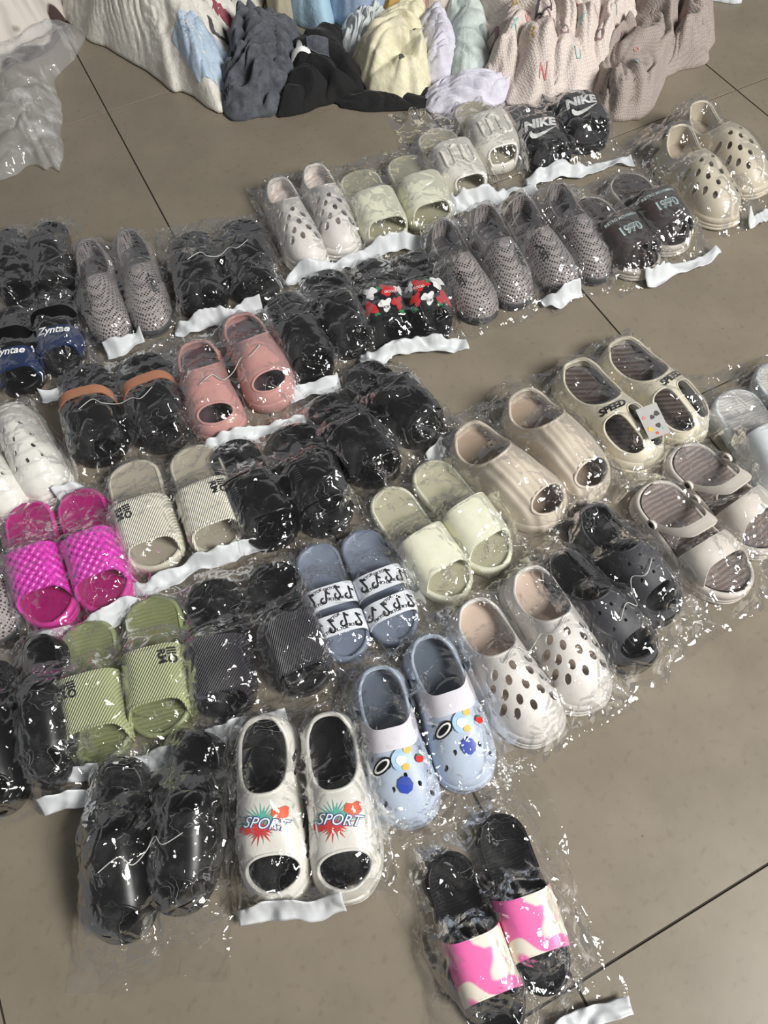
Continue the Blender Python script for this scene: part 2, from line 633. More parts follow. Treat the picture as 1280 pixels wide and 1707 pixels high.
class Shoe:
    """a shoe in its own frame: heel at y = 0, toe at y = L, sole on z = 0; side +1 = right foot"""

    def __init__(s, name, label, cat, group, pose, W, side, th=0.026, H=None, zb=None, p=2.6, q=2.0,
                 toe0=0.80, heel0=0.16, capn=2.4, span=None, k=0.985, toe_n=2.2, wide=1.0, sh=0.0, const=False):
        s.L, s.W, s.side, s.th = pose[3], fit_width(pose, W), side, th
        s.H = H or [(0, .05), (1, .05)]
        s.zb = th - 0.008 if zb is None else zb
        s.p, s.q, s.toe0, s.heel0, s.capn, s.k, s.toe_n = p, q, toe0, heel0, capn, k, toe_n
        s.sh = sh
        s.const = const
        s.span = span and (span[0] + sh, span[1] + sh)            # (t0, t1) of a strap, None = the upper runs the whole length
        s.wide = wide
        s.ang = math.radians(pose[2])
        s.root = empty(name, (pose[0], pose[1], 0.0), s.ang - PI / 2)
        tag(s.root, label, cat, group)
        s.pos = pose[:2]

    def cap(s, t, h=0.17, e=0.25):
        t = np.asarray(t, float)
        a = np.clip((h - t) / h, 0, 1)
        b = np.clip((t - (1 - e)) / e, 0, 1)
        return (1 - a ** 2.2) ** (1 / 2.2) * (1 - b ** s.toe_n) ** (1 / s.toe_n)

    def half(s, t, a):
        inner = herm(t, [(0, .86), (.2, .86), (.45, .86), (.7, 1.0), (.85, 1.02), (1, 1.0)])
        outer = herm(t, [(0, .88), (.25, .90), (.45, .92), (.68, 1.0), (.85, .95), (1, .9)])
        left = np.asarray(a) < 0
        i_ = left if s.side > 0 else ~left
        return np.where(i_, inner, outer) * s.W / 2 * s.cap(t)

    def uhalf(s, t, a):
        """half width of the upper: a strap keeps the width of the ball of the foot behind it"""
        if s.span is None or not s.const:
            return s.half(t, a)
        t2 = np.maximum(np.asarray(t, float), .70)
        return s.half(t2, a)

    def cx(s, t):
        t = np.asarray(t, float)
        u = np.clip((t - .5) / .5, 0, 1)
        return -s.side * s.W * 0.035 * u * u

    def xy(s, t, a, k=1.0, grow=0.0):
        t = np.asarray(t, float)
        x = s.cx(t) + (s.half(t, a) * k + grow) * a
        y = s.L * (0.5 + (t - 0.5) * (k + 2 * grow / s.L))
        return x, y

    def ta(s, x, y, k=None, bare=False):
        k = s.k if k is None else k
        t = np.clip((np.asarray(y) / s.L - 0.5) / k + 0.5, 0, 1)
        d = np.asarray(x) - s.cx(t)
        w = (s.half if bare else s.uhalf)(t, np.where(d < 0, -1.0, 1.0)) * k + 1e-6
        return t, d / w

    def hz(s, t):
        t = np.asarray(t, float)
        b = np.clip((t - s.toe0) / (1 - s.toe0), 0, 1) if s.toe0 < 1 else 0 * t
        c = np.clip((s.heel0 - t) / s.heel0, 0, 1) if s.heel0 > 0 else 0 * t
        return herm(t - s.sh, s.H) * (1 - b ** s.capn) ** (1 / s.capn) * (1 - c ** s.capn) ** (1 / s.capn)

    def ztop(s, x, y):
        t, a = s.ta(x, y)
        a = np.clip(np.abs(a), 0, 1)
        return s.zb + s.hz(t) * (1 - a ** s.p) ** (1 / s.q)

    def sole_top(s, t):
        return s.th * herm(t, [(0, 1.12), (.3, 1.02), (.6, .92), (.85, .95), (1, 1.1)])

    def height(s, xw, yw):
        """top of the shoe over world points, for the film that lies on it"""
        dx, dy = xw - s.pos[0], yw - s.pos[1]
        r = s.ang - PI / 2
        x = dx * math.cos(r) + dy * math.sin(r)
        y = -dx * math.sin(r) + dy * math.cos(r)
        t = y / s.L
        tt, a = s.ta(x, y, 1.0, True)
        ins = (np.abs(a) < 1) & (t > 0) & (t < 1)
        z = np.where(ins, s.sole_top(tt), 0)
        if s.span is None:
            z = np.where(ins, np.maximum(z, s.ztop(x, y)), z)
        else:
            tu, au = s.ta(x, y)
            on = (np.abs(au) < 1) & (t > s.span[0]) & (t < s.span[1])
            z = np.where(on, np.maximum(z, s.ztop(x, y)), z)
        return z

    # ---- parts
    def outline(s, n=40, k=1.0, grow=0.0):
        t = (1 - np.cos(np.linspace(0, PI, n))) / 2
        x1, y1 = s.xy(t, np.ones(n), k, grow)
        x2, y2 = s.xy(t[::-1][1:-1], -np.ones(n - 2), k, grow)
        tt = np.concatenate([t, t[::-1][1:-1]])
        return np.concatenate([x1, x2]), np.concatenate([y1, y2]), tt

    def sole(s, m, grooves=0, lip=0.006, recess=0.006, name='sole', flare=0.0, tread=0.0):
        prof = [(-0.006, 0.0), (flare, 0.10)]
        for g in range(grooves):
            z = 0.25 + 0.5 * g / max(1, grooves)
            prof += [(flare * (1 - z), z), (flare * (1 - z) - 0.0025, z + 0.05), (flare * (1 - z), z + 0.10)]
        prof += [(0.0, 0.85), (-0.0015, 0.96), (-0.004, 1.0), (-lip, 1.0), (-lip - 0.0015, 1.0 - recess / s.th)]
        V, n = [], None
        for gr, z in prof:
            x, y, t = s.outline(36, 1.0, gr)
            n = len(x)
            st = s.sole_top(t)
            zz = z * st
            if z > 0.2 and tread:
                zz = zz + 0
            V.append(np.stack([x, y, zz + np.clip(t - .8, 0, 1) ** 2 * 0.10 * (1 - z) + np.clip(.1 - t, 0, 1) ** 2 * 0.3 * (1 - z)], 1))
        F = grid_faces(len(prof), n, True)
        F.append(tuple(reversed(range(n))))
        return mesh_obj(name, np.vstack(V), F, m, s.root)

    def footbed(s, m, lip=0.006, recess=0.0055, cup=0.004):
        nt_, na = 44, 13
        t = (1 - np.cos(np.linspace(0, PI, nt_))) / 2
        V = []
        for tt in t:
            a = np.linspace(-1, 1, na)
            x, y = s.xy(np.full(na, tt), a, 1.0, -lip)
            z = s.sole_top(np.full(na, tt)) - recess + cup * np.abs(a) ** 3 + cup * np.clip((0.15 - tt) / .15, 0, 1) ** 2
            V.append(np.stack([x, y, z], 1))
        F = [tuple(f) for f in grid_faces(nt_, na)]
        return mesh_obj('footbed', np.vstack(V), F, m, s.root)

    def strap(s, m, t0=None, t1=None, cb=0.0, cf=0.04, th=0.004, ns=40, nt_=14, name='strap', bead=None, lift=0.0, parent=None, skew=0.0, low=0.0):
        t0 = s.span[0] if t0 is None else t0 + s.sh
        t1 = s.span[1] if t1 is None else t1 + s.sh
        th_ = np.linspace(-PI / 2, PI / 2, ns)
        a = np.sin(th_)
        V = []
        for kk in np.linspace(0, 1, nt_):
            tb = t0 + cb * a ** 4 + skew * a
            tf = t1 + cf * np.abs(a) ** 5 + skew * a
            t = tb + (tf - tb) * kk
            x = s.cx(t) + s.uhalf(t, a) * s.k * a * s.wide
            z = s.zb + s.hz(t) * np.maximum(0, 1 - np.abs(a) ** s.p) ** (1 / s.q) + lift - low * np.abs(a) ** 12
            V.append(np.stack([x, t * s.L, z], 1))
        V = np.vstack(V)
        F = [(f[0], f[1], f[2], f[3]) for f in grid_faces(nt_, ns)]
        e0, e1 = V[:ns].copy(), V[-ns:].copy()
        V2, F2, sh = solidify(V, F, th)
        o = mesh_obj(name, V2, F2, m, parent or s.root, sharp=sh)
        if bead:
            for e in (e1,) if bead < 0 else (e0, e1):
                tv, tf_ = tube(e - np.array([0, 0, abs(bead) * .6]), abs(bead), False, 8)
                mesh_obj('strap_edge', tv, tf_, m, o)
        return o

    def dome(s, m, openings=(), th=0.004, nt_=110, ns=56, name='upper', relief=None, tmin=0.0):
        t = tmin + (1 - tmin) * (1 - np.cos(np.linspace(0.02, PI - 0.02, nt_))) / 2
        a = np.sin(np.linspace(-PI / 2, PI / 2, ns))
        T, A = np.meshgrid(t, a, indexing='ij')
        X, Y = s.xy(T, A, s.k)
        X, Y = X.ravel(), Y.ravel()
        F = grid_faces(nt_, ns)
        FA = np.array(F)
        kill = np.zeros(len(F), bool)
        for (cx, cy, poly) in openings:
            ph = np.arctan2(poly[:, 1] - cy, poly[:, 0] - cx)
            rr = np.hypot(poly[:, 0] - cx, poly[:, 1] - cy)
            o_ = np.argsort(ph)
            ph, rr = ph[o_], rr[o_]
            ph = np.concatenate([ph[-3:] - 2 * PI, ph, ph[:3] + 2 * PI])
            rr = np.concatenate([rr[-3:], rr, rr[:3]])
            vp = np.arctan2(Y - cy, X - cx)
            vr = np.hypot(X - cx, Y - cy)
            rb = np.interp(vp, ph, rr)
            ins = vr < rb
            fi = ins[FA]
            mixed = fi.any(1) & ~fi.all(1)
            snap = np.zeros(len(X), bool)
            snap[FA[mixed].ravel()] = True
            snap &= ins
            X[snap] = cx + rb[snap] * np.cos(vp[snap])
            Y[snap] = cy + rb[snap] * np.sin(vp[snap])
            kill |= fi.all(1)
        Z = s.ztop(X, Y)
        if relief is not None:
            Z = Z + relief(X, Y)
        V = np.stack([X, Y, Z], 1)
        F = [f for f, k_ in zip(F, kill) if not k_]
        V2, F2, sh = solidify(V, F, th)
        return mesh_obj(name, V2, F2, m, s.root, sharp=sh)

    def oval(s, cx, cy, rx, ry, rot=0.0, n=2.0, k=48):
        ph = np.linspace(0, 2 * PI, k, endpoint=False)
        c, sn = np.cos(ph), np.sin(ph)
        x = rx * np.sign(c) * np.abs(c) ** (2 / n)
        y = ry * np.sign(sn) * np.abs(sn) ** (2 / n)
        cr, sr = math.cos(rot), math.sin(rot)
        return (cx, cy, np.stack([cx + x * cr - y * sr, cy + x * sr + y * cr], 1))

    def heel_hole(s, t1, inset=0.010, bulge=0.03, t0i=None, n=30):
        """opening that follows the heel outline up to t1 and closes with a rounded front"""
        t0 = (t0i or inset) / s.L
        ph = np.linspace(0, 2 * PI, 96, endpoint=False)
        pts = []
        tm = (t0 + t1) / 2
        for f in ph:
            v = math.sin(f)
            u = math.cos(f)
            e = 2.6
            sc = (abs(u) ** e + abs(v) ** e) ** (-1 / e)
            tt = tm + (t1 - t0) / 2 * v * sc
            aa = u * sc
            w = float(s.half(min(max(tt, .1), t1), np.array(1.0 if aa > 0 else -1.0))) * s.k - inset
            pts.append((float(s.cx(tt)) + aa * w, tt * s.L))
        P = np.array(pts)
        return (float(s.cx(tm)), tm * s.L, P)

    def zone(s, t0, t1, a0, a1, e=3.0):
        """rounded opening between two stations and two lines across the shoe"""
        pts = []
        for f in np.linspace(0, 2 * PI, 96, endpoint=False):
            u, v = math.cos(f), math.sin(f)
            sc = (abs(u) ** e + abs(v) ** e) ** (-1 / e)
            tt = (t0 + t1) / 2 + (t1 - t0) / 2 * v * sc
            aa = (a0 + a1) / 2 + (a1 - a0) / 2 * u * sc
            x, y = s.xy(np.array(min(tt, .97)), np.array(aa), s.k)
            pts.append((float(x), float(y)))
        P = np.array(pts)
        return (float(P[:, 0].mean()), float(P[:, 1].mean()), P)

    def rim(s, opening, m, r=0.003, name='rim', dz=0.0):
        P = opening[2]
        d = np.concatenate([[0], np.cumsum(np.hypot(*np.diff(np.vstack([P, P[:1]]), axis=0).T))])
        q = np.linspace(0, d[-1], 72, endpoint=False)
        x = np.interp(q, d, np.append(P[:, 0], P[0, 0]))
        y = np.interp(q, d, np.append(P[:, 1], P[0, 1]))
        V, F = tube(np.stack([x, y, s.ztop(x, y) - r * 0.5 + dz], 1), r, True, 8)
        return mesh_obj(name, V, F, m, s.root)

    def art(s, name, VF, size, at, m, rot=PI, eps=0.0009, flip=(1, 1), lift=0.0):
        return decal(name, VF, size, (at[0], at[1] + s.sh * s.L), rot, (lambda x, y: s.ztop(x, y) + lift), m, s.root, eps, flip=flip)


POSE = dict(
    sport=[(-0.264, 0.587, -109, 0.3), (-0.164, 0.541, -107, 0.3)],
    black37=[(-0.509, 0.634, -109, 0.285), (-0.372, 0.611, -118, 0.285)],
    blue=[(-0.051, 0.575, -104, 0.275), (0.051, 0.585, -99, 0.275)],
    wclog=[(0.155, 0.603, -91, 0.275), (0.276, 0.612, -93, 0.275)],
    pinkw=[(-0.093, 0.252, -98, 0.262), (0.009, 0.264, -100, 0.262)],
    green=[(-0.495, 0.905, -101, 0.268), (-0.371, 0.896, -103, 0.268)],
    ribbed=[(-0.25, 0.873, -107, 0.268), (-0.148, 0.854, -94, 0.268)],
    tik=[(-0.049, 0.852, -99, 0.246), (0.036, 0.839, -94, 0.246)],
    cream28=[(0.125, 0.897, -85, 0.278), (0.227, 0.913, -84, 0.278)],
    bclog=[(0.344, 0.615, -82, 0.265), (0.45, 0.669, -84, 0.265)],
    sandal=[(0.597, 0.657, -87, 0.275), (0.701, 0.699, -82, 0.275)],
    white24=[(0.885, 0.765, -98, 0.285), (1.008, 0.785, -98, 0.285)],
    beige=[(0.325, 0.935, -75, 0.275), (0.469, 0.957, -82, 0.28)],
    speed=[(0.624, 0.982, -87, 0.287), (0.739, 0.985, -84, 0.287)],
    bl19=[(0.115, 1.167, -84, 0.255), (0.213, 1.205, -73, 0.255)],
    bl20=[(-0.111, 1.153, -90, 0.272), (0.019, 1.13, -93, 0.272)],
    cstripe=[(-0.311, 1.205, -96, 0.262), (-0.188, 1.181, -94, 0.262)],
    mag=[(-0.531, 1.209, -95, 0.285), (-0.432, 1.189, -92, 0.285)],
    wcl=[(-0.598, 1.447, -82, 0.25), (-0.505, 1.453, -84, 0.25)],
    tan=[(-0.321, 1.501, -100, 0.27), (-0.209, 1.472, -92, 0.27)],
    pink=[(-0.081, 1.428, -98, 0.262), (0.032, 1.454, -91, 0.262)],
    bl13=[(0.16, 1.483, -98, 0.265), (0.272, 1.505, -98, 0.265)],
    camo=[(0.394, 1.485, -107, 0.28), (0.492, 1.455, -107, 0.28)],
    m11=[(0.575, 1.474, -97, 0.285), (0.689, 1.47, -100, 0.285)],
    m10=[(0.783, 1.456, -96, 0.285), (0.883, 1.448, -97, 0.285)],
    brown=[(0.945, 1.409, -89, 0.278), (1.082, 1.436, -93, 0.278)],
    bl8=[(-0.372, 2.022, -99, 0.265), (-0.272, 1.996, -101, 0.265)],
    m7=[(-0.203, 1.831, -98, 0.295), (-0.107, 1.815, -97, 0.295)],
    bl6=[(0.04, 1.783, -105, 0.272), (0.152, 1.767, -99, 0.272)],
    wc5=[(0.293, 1.828, -97, 0.295), (0.395, 1.83, -98, 0.295)],
    cr4=[(0.498, 1.786, -98, 0.275), (0.628, 1.778, -98, 0.275)],
    puf3=[(0.75, 1.83, -98, 0.275), (0.89, 1.884, -98, 0.275)],
    nike=[(1.005, 1.81, -101, 0.275), (1.14, 1.836, -98, 0.275)],
    bc1=[(1.257, 1.471, -97, 0.295), (1.353, 1.522, -86, 0.295)],
    navy=[(-0.433, 1.758, -98, 0.262), (-0.327, 1.77, -98, 0.262)],
    black33=[(-0.672, 0.909, -101, 0.275), (-0.573, 0.91, -102, 0.275)],
    m32=[(-0.645, 1.218, -92, 0.275)],
)
PAIRS = {}
WORD = ('left', 'right')


def slide(key, i, label, m_sole, m_bed, m_strap, W=0.104, th=0.026, span=(.44, .78), H=((0, .07), (.44, .062), (.8, .044), (1, .04)),
          group=None, cat='slide sandal', strap_kw=None, sole_kw=None, q=2.5, p=3.6, name='slide_sandal', sh=.06, **kw):
    pose = POSE[key][i]
    s = Shoe(name, label, cat, group, pose, W, 1 if i == 0 else -1, th, list(H), span=span, toe0=2.0, heel0=0.0, q=q, p=p, k=1.01, sh=sh, const=True, **kw)
    s.sole(m_sole, **(sole_kw or {}))
    s.footbed(m_bed)
    s.strap(m_strap, **(strap_kw or {}))
    PAIRS.setdefault(key, []).append(s)
    return s


def clog_holes(s, rows, rx=0.0055, ry=0.0085, rot=0.35):
    out = []
    for t, xs in rows:
        for a in xs:
            x, y = s.xy(np.array(t), np.array(a), s.k)
            out.append(s.oval(float(x), float(y), rx, ry, -a * rot * 2.0, 2.2, 24))
    return out


black = mat('black_foam', (11, 10, 11), 0.42, 'foam', spec=.22)
black_matt = mat('black_matt', (13, 12, 13), 0.6, 'foam', spec=.22)
black_bed = mat('black_footbed', (10, 9, 10), 0.55, 'ripple', scale=60.0, strength=0.08, spec=.12)
charcoal = mat('charcoal_foam', (66, 66, 70), 0.5, 'foam')
white_ink = mat('white_print', (248, 248, 246), 0.5)
black_ink = mat('black_print', (22, 20, 22), 0.5)
red_ink = mat('red_print', (206, 42, 44), 0.5)
green_ink = mat('green_print', (40, 140, 84), 0.5)

# --- front row ---------------------------------------------------------------
m_white = mat('white_foam', (226, 223, 214), 0.42, 'foam')
m_red = mat('splash_red', (208, 62, 60), 0.5)
m_teal = mat('splash_teal', (92, 178, 160), 0.5)
m_blueink = mat('splash_blue', (48, 92, 150), 0.5)
m_orange = mat('splash_orange', (222, 92, 52), 0.5)
for i in (0, 1):
    s = Shoe('slide_sandal', 'white foam slide with colourful splash print, %s of the pair' % WORD[i], 'slide sandal', 'white splash-print slides',
             POSE['sport'][i], 0.108, 1 - 2 * i, 0.03, [(0, .055), (.2, .045), (.40, .062), (.52, .068), (.7, .058), (.85, .05), (1, .046)], toe0=.78, heel0=.1, p=2.8, q=2.2)
    s.sole(m_white, grooves=1, flare=0.004)
    s.footbed(black_bed, lip=0.008)
    hole = s.heel_hole(0.47, 0.010)
    toe = s.zone(.765, .955, -.80, .80, 2.3)
    s.dome(m_white, [hole, toe], 0.005)
    s.rim(hole, m_white, 0.0035)
    s.rim(toe, m_white, 0.0028, 'toe_rim')
    for k, (tt, aa) in enumerate([(.25, -1), (.33, -1), (.62, -1), (.7, -1), (.77, -1), (.25, 1), (.62, 1), (.7, 1)]):
        x, y = s.xy(np.array(tt), np.array(float(aa)), .975)
        V, F = tube([(float(x), float(y) - .010, .026), (float(x) * .985, float(y), .038), (float(x) * .93, float(y) + .009, .047)], .0035, False, 8)
        mesh_obj('vent', V, F, m_white if aa * s.side > 0 else black_matt, s.root)
    c = (0.002, 0.615 * s.L)
    s.art('splash_print', splash(30, 3), .070, (c[0] + .004, c[1] - .004), m_teal, eps=.0007)
    s.art('splash_print', splash(20, 8), .048, (c[0] + .008, c[1] + .008), m_red, eps=.0010)
    s.art('splash_print', blob(20, .3, 4, 1.1, .9), .024, (c[0] - .026, c[1] - .012), m_orange, eps=.0013)
    s.art('splash_print', blob(20, .3, 9, 1.6, .6), .020, (c[0] + .028, c[1] + .004), m_red, eps=.0013)
    s.art('lettering', text_tris('SPORT', .35, .055), .0225, c, m_blueink, PI - .22, eps=.0017)
    s.art('lettering', text_tris('SPORT', .35, .0), .0225, (c[0], c[1]), white_ink, PI - .22, eps=.0022)
    PAIRS.setdefault('sport', []).append(s)



def foam_slide(key, i, label, group, W, m, bed, open_t=.46, toe=(.80, .95, .74), th=.034, Hs=None):
    s = Shoe('slide_sandal', label, 'slide sandal', group, POSE[key][i], W, 1 - 2 * i, th,
             Hs or [(0, .05), (.22, .034), (.42, .07), (.55, .072), (.75, .060), (.9, .05), (1, .046)], toe0=.80, heel0=.1, p=2.8, q=2.2)
    s.sole(m, grooves=1)
    s.footbed(bed)
    hole = s.heel_hole(open_t, .008)
    tz = s.zone(toe[0], toe[1], -toe[2], toe[2], 2.3)
    s.dome(m, [hole, tz], .005)
    s.rim(hole, m, .003)
    s.rim(tz, m, .003, 'toe_rim')
    PAIRS.setdefault(key, []).append(s)
    return s


for i in (0, 1):
    foam_slide('black37', i, 'smooth black chunky slide in the front corner bag, %s of the pair' % WORD[i], 'smooth black chunky slides', .108, mat('satin_black', (9, 9, 10), .36), black_bed, .50, (.82, .96, .78))

m_blue = mat('pale_blue_foam', (190, 202, 220), 0.4, 'foam')
m_pale = mat('pale_white_strap', (226, 222, 228), 0.4, 'foam')
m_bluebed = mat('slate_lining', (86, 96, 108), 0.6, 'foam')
m_jean = mat('royal_blue_charm', (44, 74, 176), 0.4)
m_yel = mat('yellow_charm', (232, 188, 84), 0.4)
m_sky = mat('sky_blue_charm', (176, 208, 232), 0.4)
for i in (0, 1):
    s = Shoe('clog', 'pale blue foam clog with shoe charms and white strap, %s of the pair' % WORD[i], 'clog', 'pale blue charm clogs',
             POSE['blue'][i], 0.108, 1 - 2 * i, 0.028, [(0, .052), (.2, .05), (.45, .072), (.58, .07), (.75, .06), (.9, .05), (1, .046)], toe0=.74, heel0=.12, p=2.6, q=2.1)
    s.sole(m_blue, grooves=1, flare=.003)
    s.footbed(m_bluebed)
    hole = s.heel_hole(0.50, 0.010)
    rows = [(.60, (-.75, .75)), (.67, (-.35, .3, .78)), (.74, (-.8, -.1)), (.80, (.35, -.45)), (.86, (.75, -.78))]
    hs = clog_holes(s, rows, .0035, .005)
    s.dome(m_blue, [hole] + hs, 0.005)
    s.rim(hole, m_blue, 0.003)
    ss_ = s.span
    s.span = (.47, .60)
    s.strap(m_pale, .46, .59, cb=-.20, cf=-.17, th=.004, lift=.006, name='heel_strap')
    s.span = ss_
    for a in (-1, 1):
        x, y = s.xy(np.array(.30), np.array(float(a)), 1.0)
        V, F = tube([(float(x) * .93, float(y), .048), (float(x) * 1.05, float(y), .048)], .009, False, 14)
        mesh_obj('rivet', V, F, m_bluebed, s.root)
    sg = s.side
    ln = s.art('charm', blob(24, 0, 1, 1.3, .8), .026, (.026, .655 * s.L), black_ink, PI + .5, eps=.003)
    s.art('charm', blob(24, 0, 1, 1.15, .62), .024, (.026, .655 * s.L), white_ink, PI + .5, eps=.0036)
    s.art('charm', blob(24, 0, 1, .95, .42), .022, (.026, .655 * s.L), black_ink, PI + .5, eps=.0041)
    s.art('charm', blob(28, .05, 2, 1, 1), .034, (-.006, .648 * s.L), m_sky, eps=.0035)
    s.art('charm', blob(28, .12, 12, 1, .8), .018, (-.005, .650 * s.L), white_ink, eps=.0043)
    s.art('charm', blob(24, .06, 3, 1, .9), .012, (-.010, .69 * s.L), m_yel, eps=.0046)
    s.art('charm', blob(24, .06, 4, 1, 1), .012, (-.017, .60 * s.L), m_yel, eps=.0046)
    s.art('charm', blob(24, .05, 5, 1, 1.05), .012, (-.033, .66 * s.L), red_ink, eps=.0040)
    s.art('charm', blob(10, .25, 6, 1, .5), .007, (-.033, .640 * s.L), green_ink, eps=.0046)
    s.art('charm', blob(8, .04, 5, 1.05, 1.1), .024, (-.003, .785 * s.L), m_jean, eps=.0035)
    PAIRS.setdefault('blue', []).append(s)

m_wclog = mat('white_clog_foam', (224, 219, 213), 0.4, 'foam')
m_tanbed = mat('beige_footbed', (196, 176, 160), 0.6, 'foam')


def holed_clog(key, i, label, group, W, m, bed, rows, Hs=None, open_t=.46, hr=(.0058, .0088), grooves=2, th=.03, sole_m=None, relief=None, flare=.008):
    s = Shoe('clog', label, 'clog', group, POSE[key][i], W, 1 - 2 * i, th,
             Hs or [(0, .062), (.2, .045), (.42, .068), (.55, .07), (.75, .058), (.9, .048), (1, .044)], toe0=.74, heel0=.1, p=2.5, q=2.1)
    s.sole(sole_m or m, grooves=grooves, flare=flare)
    s.footbed(bed)
    hole = s.heel_hole(open_t, 0.009)
    s.dome(m, [hole] + clog_holes(s, rows, *hr), 0.0045, relief=relief)
    s.rim(hole, m, 0.0028)
    PAIRS.setdefault(key, []).append(s)
    return s


ROWS = [(.55, (-.62, 0.0, .62)), (.62, (-.42, .32, .84)), (.685, (-.72, -.08, .60)), (.75, (-.42, .30, .82)), (.815, (-.70, 0.0, .58)), (.60, (-.88,)), (.74, (-.90,))]
for i in (0, 1):
    s = holed_clog('wclog', i, 'glossy white clog with oval holes and beige insole, %s of the pair in front' % WORD[i], 'white holed clogs in front', 0.112, m_wclog, m_tanbed, ROWS)
    s.art('lettering', text_tris('Fashion', .2, 0), .010, (float(s.cx(.49)), .495 * s.L), mat('emboss_print', (205, 200, 196), .5), eps=.0008)

m_pinkw = mat('pink_white_strap', (240, 112, 178), 0.38, 'marble', (238, 230, 212), scale=16.0)
for i in (0, 1):
    s = slide('pinkw', i, 'black slide with pink and cream marbled strap, %s of the pair in front' % WORD[i], black, black_bed, m_pinkw, 0.092, 0.028, (.48, .78),
              ((0, .07), (.5, .055), (.8, .042), (1, .04)), 'pink-strapped black slides', sh=0.0, strap_kw=dict(cf=.02, cb=-.03, th=.003))

# --- second row -----------------------------------------------------------------
m_gs = mat('sage_green_sole', (138, 146, 104), 0.4, 'foam')
m_gb = mat('sage_green_footbed', (128, 134, 92), 0.5, 'ripple', scale=40, strength=.2)
m_gst = mat('sage_green_ribbed', (178, 183, 142), 0.4, 'stripe', (150, 158, 112), scale=75.0, strength=.6, rot=.62)
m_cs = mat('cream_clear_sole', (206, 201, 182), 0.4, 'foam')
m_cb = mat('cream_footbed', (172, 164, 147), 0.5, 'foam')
m_cst = mat('cream_ribbed', (228, 224, 208), 0.4, 'stripe', (206, 201, 184), scale=75.0, strength=.6, rot=.62)
for key, ms, mb, mst, lab, grp, shf in (('green', m_gs, m_gb, m_gst, 'sage green slide with diagonally ribbed strap, %s of the pair', 'sage green ribbed slides', .03),
                                   ('cstripe', m_cs, m_cb, m_cst, 'cream slide with diagonally ribbed strap, %s of the pair', 'cream ribbed slides', .06)):
    for i in (0, 1):
        s = slide(key, i, lab % WORD[i], ms, mb, mst, 0.108, 0.030, (.42, .765), ((0, .07), (.42, .062), (.8, .046), (1, .04)), grp, sh=shf,
                  strap_kw=dict(cf=.10, cb=0.0, th=.004, low=.01, bead=-.0028))
        x0 = .028 if i == 0 else -.030
        s.art('lettering', text_tris('IIIO', 0, .035), .019, (x0 - .008, .505 * s.L), black_ink, PI / 2 + .05)
        s.art('lettering', text_tris('RM', 0, .035), .019, (x0 + .008, .505 * s.L), black_ink, PI / 2 + .05)

m_rib = mat('black_ribbed', (58, 56, 62), 0.4, 'stripe', (26, 25, 28), scale=80.0, strength=.6, rot=.62)
for i in (0, 1):
    slide('ribbed', i, 'black slide with grey diagonally ribbed strap, %s of the pair' % WORD[i], black, black_bed, m_rib, 0.104, 0.030, (.44, .80), group='black ribbed slides',
          strap_kw=dict(cf=.08, th=.004, low=.01, bead=-.0025))

m_sl = mat('slate_blue_foam', (116, 126, 144), 0.45, 'foam')
m_slb = mat('slate_blue_footbed', (122, 132, 150), 0.5, 'foam')
m_band = mat('white_band', (222, 226, 232), 0.45)
for i in (0, 1):
    s = slide('tik', i, 'slate blue slide with two white printed straps, %s of the pair' % WORD[i], m_sl, m_slb, m_band, 0.094, 0.028, (.40, .56),
              ((0, .06), (.4, .054), (.8, .04), (1, .038)), 'slate blue two-strap slides', strap_kw=dict(cf=-.02, cb=-.02, th=.003))
    s.strap(m_band, .62, .77, -.01, 0.0, .003, name='front_strap')
    s.span = (.40, .77)
    for k, (tt, aa, r) in enumerate([(.47, .72, .3), (.485, .18, -.2), (.47, -.35, .3), (.49, -.8, 0), (.69, .75, -.3), (.70, .25, .4), (.68, -.25, 0), (.70, -.72, .3)]):
        x, y = s.xy(np.array(tt), np.array(aa), s.k)
        s.art('note_print', NOTE, .026, (float(x), float(y)), black_ink, PI + r)
    for k, (tt, aa, r) in enumerate([(.525, .5, .1), (.515, -.1, -.3), (.525, -.6, -.2), (.43, .5, .2), (.43, -.1, 0), (.74, .5, .2), (.74, -.05, 0), (.735, -.5, -.2), (.645, .1, .3)]):
        x, y = s.xy(np.array(tt), np.array(aa), s.k)
        s.art('lettering', text_tris('TIKTOK', 0, .02), .0075, (float(x), float(y)), black_ink, PI + r)

m_cr = mat('cream_yellow_foam', (228, 227, 204), 0.42, 'foam')
m_crb = mat('cream_yellow_footbed', (182, 178, 152), 0.5, 'foam')
for i in (0, 1):
    slide('cream28', i, 'plain cream slide with wide smooth strap, %s of the pair by the black clogs' % WORD[i], m_cr, m_crb, m_cr, 0.104, 0.030, (.45, .75),
          ((0, .07), (.45, .066), (.8, .046), (1, .04)), 'plain cream slides in the middle', strap_kw=dict(cf=.04, th=.004))

for i in (0, 1):
    s = Shoe('clog', 'black clog with charcoal holed vamp and open toe, %s of the pair' % WORD[i], 'clog', 'black open-toe clogs', POSE['bclog'][i], 0.104, 1 - 2 * i, 0.034,
             [(0, .05), (.3, .045), (.5, .07), (.65, .066), (.8, .056), (1, .05)], toe0=.8, heel0=.1, p=2.6, q=2.1)
    s.sole(black, grooves=1, flare=.003)
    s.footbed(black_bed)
    hole = s.heel_hole(0.50, 0.008)
    toe = s.zone(.80, .965, -.86, .86, 2.6)
    hs = clog_holes(s, [(.57, (-.5, .05, .55)), (.64, (-.25, .3)), (.71, (-.5, .0, .5))], .0034, .0045)
    s.dome(charcoal, [hole, toe] + hs, .0045)
    s.rim(hole, charcoal, .0026)
    PAIRS.setdefault('bclog', []).append(s)

